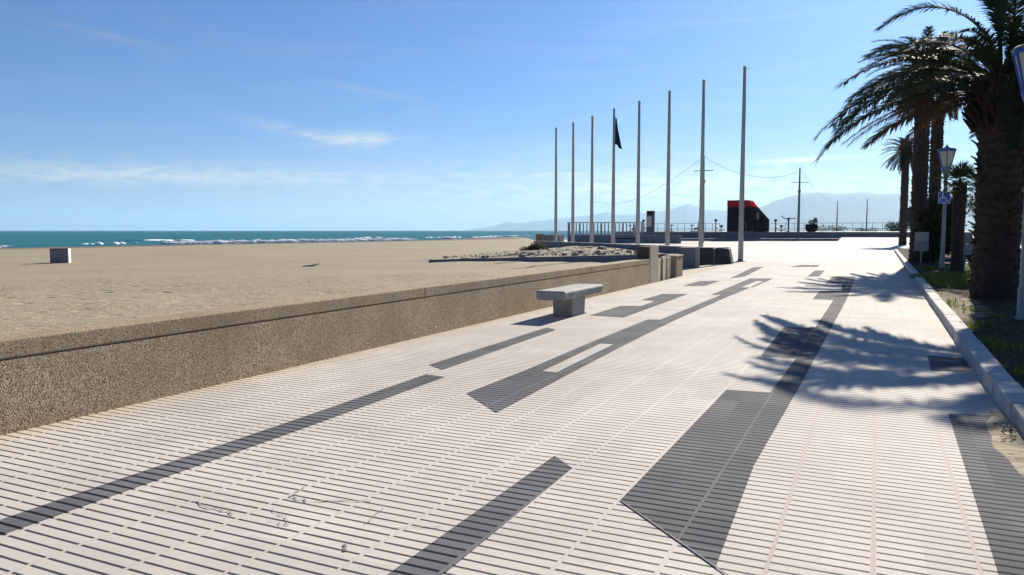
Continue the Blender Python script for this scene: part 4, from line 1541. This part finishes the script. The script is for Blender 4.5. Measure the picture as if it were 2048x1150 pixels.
# outdoor exercise machines
def bike(loc, rz, label):
    p = empty("exercise_bike", loc, rz)
    tag(p, label, "exercise machine", "outdoor exercise machines on the terrace")
    MB().box((0, 0, .06), (1.5, .30, .10), bev=.02).build("base", MAT['darkgrey'], p)
    MB().tube([(-.45, 0, .1), (-.35, 0, .55), (-.4, 0, .95)], .06, 8).build("seat_post", MAT['midgrey'], p)
    MB().box((-.42, 0, 1.0), (.50, .34, .12), bev=.04).build("seat", MAT['black'], p)
    MB().tube([(.45, 0, .1), (.5, 0, .8), (.62, 0, 1.55)], .06, 8).build("handle_post", MAT['midgrey'], p)
    MB().tube([(.55, -.38, 1.62), (.64, 0, 1.55), (.55, .38, 1.62)], .045, 8).build("handlebar", MAT['black'], p)
    MB().tube([(.1, -.28, .45), (.1, .28, .45)], .06, 8).tube([(-.1, 0, .3), (.15, 0, .5), (.45, 0, .5)], .14, 10).build("crank", MAT['black'], p)


def tmach(loc, rz, label):
    p = empty("pull_up_station", loc, rz)
    tag(p, label, "exercise machine", "outdoor exercise machines on the terrace")
    MB().tube([(0, 0, 0), (0, 0, 2.0)], .12, 10).build("post", MAT['darkgrey'], p)
    MB().tube([(-1.1, 0, 2.45), (-.6, 0, 2.0), (0, 0, 2.05), (1.0, 0, 2.0)], .07, 8).build("arm", MAT['midgrey'], p)
    MB().box((0, 0, 1.95), (.45, .3, .22), bev=.03).build("joint_box", MAT['black'], p)
    MB().lathe([(.28, 0), (.28, .04), (.14, .07)], 16).build("base_plate", MAT['darkgrey'], p)


def stepper(loc, rz, label):
    p = empty("stepping_machine", loc, rz)
    tag(p, label, "exercise machine", "outdoor exercise machines on the terrace")
    MB().tube([(-.35, 0, 0), (-.35, 0, 1.75)], .09, 10).build("post", MAT['midgrey'], p)
    MB().box((-.35, 0, 1.72), (.42, .3, .30), bev=.03).build("console", MAT['black'], p)
    for s_ in (-1, 1):
        MB().tube([(-.35, .2 * s_, .9), (.15, .2 * s_, .35), (.7, .2 * s_, .22)], .06, 8).build("pedal_arm", MAT['darkgrey'], p)
        MB().box((.75, .2 * s_, .26), (.45, .2, .10), bev=.02).build("pedal", MAT['black'], p)
    MB().tube([(.45, 0, 0), (.45, 0, .75)], .08, 8).box((.5, 0, .85), (.4, .3, .35), bev=.05).build("counterweight", MAT['midgrey'], p)


bike((-35.2, 118.5, 1.31), R(10), "low exercise machine at the left end, left of the totem sign")
bike((-29.0, 117.5, 1.31), R(170), "exercise bike just right of the totem sign")
stepper((-32.6, 117.0, 1.31), R(20), "stepping machine half hidden behind the totem sign")
bike((-25.4, 119.0, 1.31), R(8), "exercise bike with tall handlebar midway between totem and kiosk")
stepper((-21.6, 117.6, 1.31), R(5), "stepping machine just left of the black kiosk")
bike((-16.9, 116.8, 1.31), R(190), "exercise bike standing in front of the black kiosk")
stepper((-13.4, 121.0, 1.31), R(0), "stepping machine just right of the black kiosk")
tmach((-12.0, 122.0, 1.31), R(0), "T shaped pull station right of the kiosk, between it and the tall mast")
# dark planter
p = empty("black_planter", (-8.9, 124.0, 1.31))
tag(p, "round black planter with a small plant, right of the tall mast foot", "planter")
MB().lathe([(.55, 0), (.85, .25), (.92, .9), (.80, 1.15), (.70, 1.15), (.66, 1.0)], 20).build("pot", MAT['black'], p)
mb = MB()
leaf_clump(mb, (.2, 0, 1.35), (.7, .6, .35), 260, .25, random.Random(3), .8)
leaf_clump(mb, (.55, 0, 1.75), (.22, .2, .35), 90, .22, random.Random(4), 1.2)
mb.build("plant", MAT['shrub'], p, fix=False)

# masts and cables
def mast(x, y, zt, cross, label, z0=0.0):
    p = empty("lighting_mast", (x, y, z0))
    tag(p, label, "mast", "slender grey masts behind the plaza")
    h = zt - z0
    MB().lathe([(.20, 0), (.17, h * .4), (.09, h)], 12).build("mast_shaft", MAT['mast'], p)
    if cross:
        MB().tube([(-1.15, 0, h - cross), (1.15, 0, h - cross)], .05, 6).build("crossbar", MAT['mast'], p)
        MB().box((0, 0, h - cross - 1.3), (.40, .3, .36), bev=.03).build("lamp_box", MAT['mast'], p)


mast(-78.0, 220, 11.3, 1.4, "far mast with a short crossbar behind the third flagpole from the sea", -.4)
mast(-19.3, 95, 10.6, 1.8, "mast with a crossbar rising right behind the second nearest flagpole")
mast(-10.2, 117.5, 10.5, 2.1, "tall mast with a crossbar standing on the terrace right of the kiosk", .4)
mast(-10.4, 240, 10.0, 0, "far thin mast without crossbar, left of the last two at the right")
mast(-2.5, 230, 10.1, 0, "far thin mast without crossbar, rightmost, nearest the palms")


def cable(a, b_, sag, label):
    a, b_ = Vector(a), Vector(b_)
    pts = []
    for i in range(25):
        t = i / 24
        q_ = a.lerp(b_, t)
        q_.z -= sag * 4 * t * (1 - t)
        pts.append(q_)
    tag(MB().tube(pts, .022, 4).build("cable", MAT['mast']), label, "cable", "cables strung between the masts")


cable((-19.3, 95, 10.5), (-78, 220, 11.2), 3.4, "thin sagging cable between the two masts behind the flagpoles")
cable((-19.3, 95, 10.5), (-10.2, 117.5, 10.0), 1.6, "thin cable from the mast behind the flagpoles to the terrace mast")
cable((-10.2, 117.5, 10.4), (-10.4, 240, 9.8), 1.8, "thin cable from the terrace mast down to the far thin mast")

# ------------------------------------------------------------------ box and debris on the beach
p = empty("beach_bin", (-45.6, 30.6, -0.52), R(49))
tag(p, "square grey litter bin standing alone on the open sand", "bin")
mb = MB()
mb.box((0, 0, .43), (.96, .96, .86), bev=.02)
mb.build("bin_body", MAT['midgrey'], p)
mb = MB()
mb.box((.50, 0, .45), (.05, 1.04, .90), bev=.008)
mb.build("sunlit_side", MAT['white'], p)  # white colour stands in for sunlight on this side of the bin
mb = MB()
for (x, y, dx, dy) in [(0, -.47, 1.0, .08), (0, .47, 1.0, .08), (-.47, 0, .08, .86), (.46, 0, .06, .86)]:
    mb.box((x, y, .885), (dx, dy, .05))
mb.build("rim", MAT['darkgrey'], p)
p = MB()
p.tube([(-.45, 0, .02), (-.15, .05, .05), (.1, -.04, .07), (.42, .06, .16)], [.03, .045, .04, .02], 7)
p.tube([(.1, -.04, .07), (.3, -.2, .2)], [.025, .01], 6)
o = p.build("driftwood", MAT['pillar'], None, (-24.2, 28.6, sand_z(-24.2, 28.6) - .02), R(20))
tag(o, "pale piece of driftwood lying on the sand", "driftwood")

# ------------------------------------------------------------------ far vegetation and building
def far_bush(x, y, w, h, seed, label, cat="bush"):
    root = empty("bush", (x, y, -.1))
    tag(root, label, cat, "bushes along the far edge of the plaza")
    rg = random.Random(seed)
    mb = MB()
    for _ in range(7):
        leaf_clump(mb, (rg.uniform(-.5, .5) * w, rg.uniform(-.3, .3) * w, h * rg.uniform(.3, .75)), (w * .3, w * .25, h * .28), 130, h * .14, rg)
    mb.build("foliage", MAT['shrub'], root, fix=False)
    MB().tube([(0, 0, 0), (0, 0, h * .5)], [.2, .1], 6).build("stem", MAT['trunk'], root)


far_bush(-14, 300, 9, 3.6, 1, "low dark bush between the last two far masts")
far_bush(4, 230, 5, 4.6, 2, "dark rounded bush beside the farthest palm's foot")
far_bush(9, 210, 5.5, 7.4, 3, "tall dark bush half behind the farthest palm trunk")
far_bush(-4, 330, 8, 3.2, 4, "low flat bush right of the rightmost mast")

bd = empty("beach_pavilion", (14.2, 84, 0))
tag(bd, "low pale pavilion with dark glazing across the road, seen between the palm trunks", "building")
MB().box((6, 8, 2.3), (12, 16, 4.6)).build("wall", MAT['stucco'], bd)
MB().box((6, 7.6, 4.78), (13.2, 17.4, .30), bev=.03).build("roof", MAT['midgrey'], bd)
for x in (1.6, 4.6, 7.6, 10.4):
    f = MB().box((x, -.03, 1.7), (2.5, .08, 2.7)).build("window", MAT['darkgrey'], bd)
    MB().box((x, -.085, 1.7), (2.2, .03, 2.4)).build("pane", MAT['glass'], f)
for y in (2.0, 6.0, 10.0, 14.0):
    f = MB().box((-.03, y, 1.7), (.08, 3.0, 2.7)).build("window", MAT['darkgrey'], bd)
    MB().box((-.085, y, 1.7), (.03, 2.7, 2.4)).build("pane", MAT['glass'], f)


def tree(x, y, h, r, seed, label):
    root = empty("broadleaf_tree", (x, y, 0))
    tag(root, label, "tree", "trees across the road")
    rg = random.Random(seed)
    mb = MB()
    mb.tube([(0, 0, -.1), (.1, 0, h * .3), (.0, .1, h * .55)], [.22, .17, .1], 8)
    for _ in range(6):
        a = rg.uniform(0, 6.28)
        mb.tube([(.05, 0, h * .35), (r * .4 * math.cos(a), r * .4 * math.sin(a), h * .55), (r * .7 * math.cos(a), r * .7 * math.sin(a), h * .75)], [.1, .07, .03], 6)
    mb.build("trunk", MAT['trunk'], root)
    mb = MB()
    for _ in range(16):
        a = rg.uniform(0, 6.28)
        q_ = r * math.sqrt(rg.random()) * .8
        leaf_clump(mb, (q_ * math.cos(a), q_ * math.sin(a), h * rg.uniform(.5, .92)), (r * .38, r * .38, h * .12), 150, .30, rg)
    mb.build("crown", MAT['shrub'], root, fix=False)


tree(9.5, 64, 6.0, 2.4, 5, "dark leafy tree across the road in front of the pavilion")
tree(14.5, 70, 6.6, 2.8, 6, "dark leafy tree across the road at the right edge behind the big palm")
tree(11.0, 104, 7.5, 3.0, 7, "dark leafy tree beyond the pavilion behind the lamp")
tree(15.5, 47, 6.0, 2.5, 8, "dark leafy tree across the road hidden mostly by the big palm trunk")

# ------------------------------------------------------------------ haze
hz = MB().box((-2000, 8000, 355), (56000, 36000, 730)).build("haze", None)
m, nt, b = new_mat("haze_air")
nt.nodes.remove(b)
pv = nt.nodes.new('ShaderNodeVolumePrincipled')
pv.inputs['Color'].default_value = (0.50, 0.76, 1.0, 1)
pv.inputs['Density'].default_value = 0.00007
pv.inputs['Anisotropy'].default_value = 0.2
nt.links.new(pv.outputs[0], nt.nodes['Material Output'].inputs['Volume'])
hz.data.materials.append(m)
tag(hz, kind='stuff')
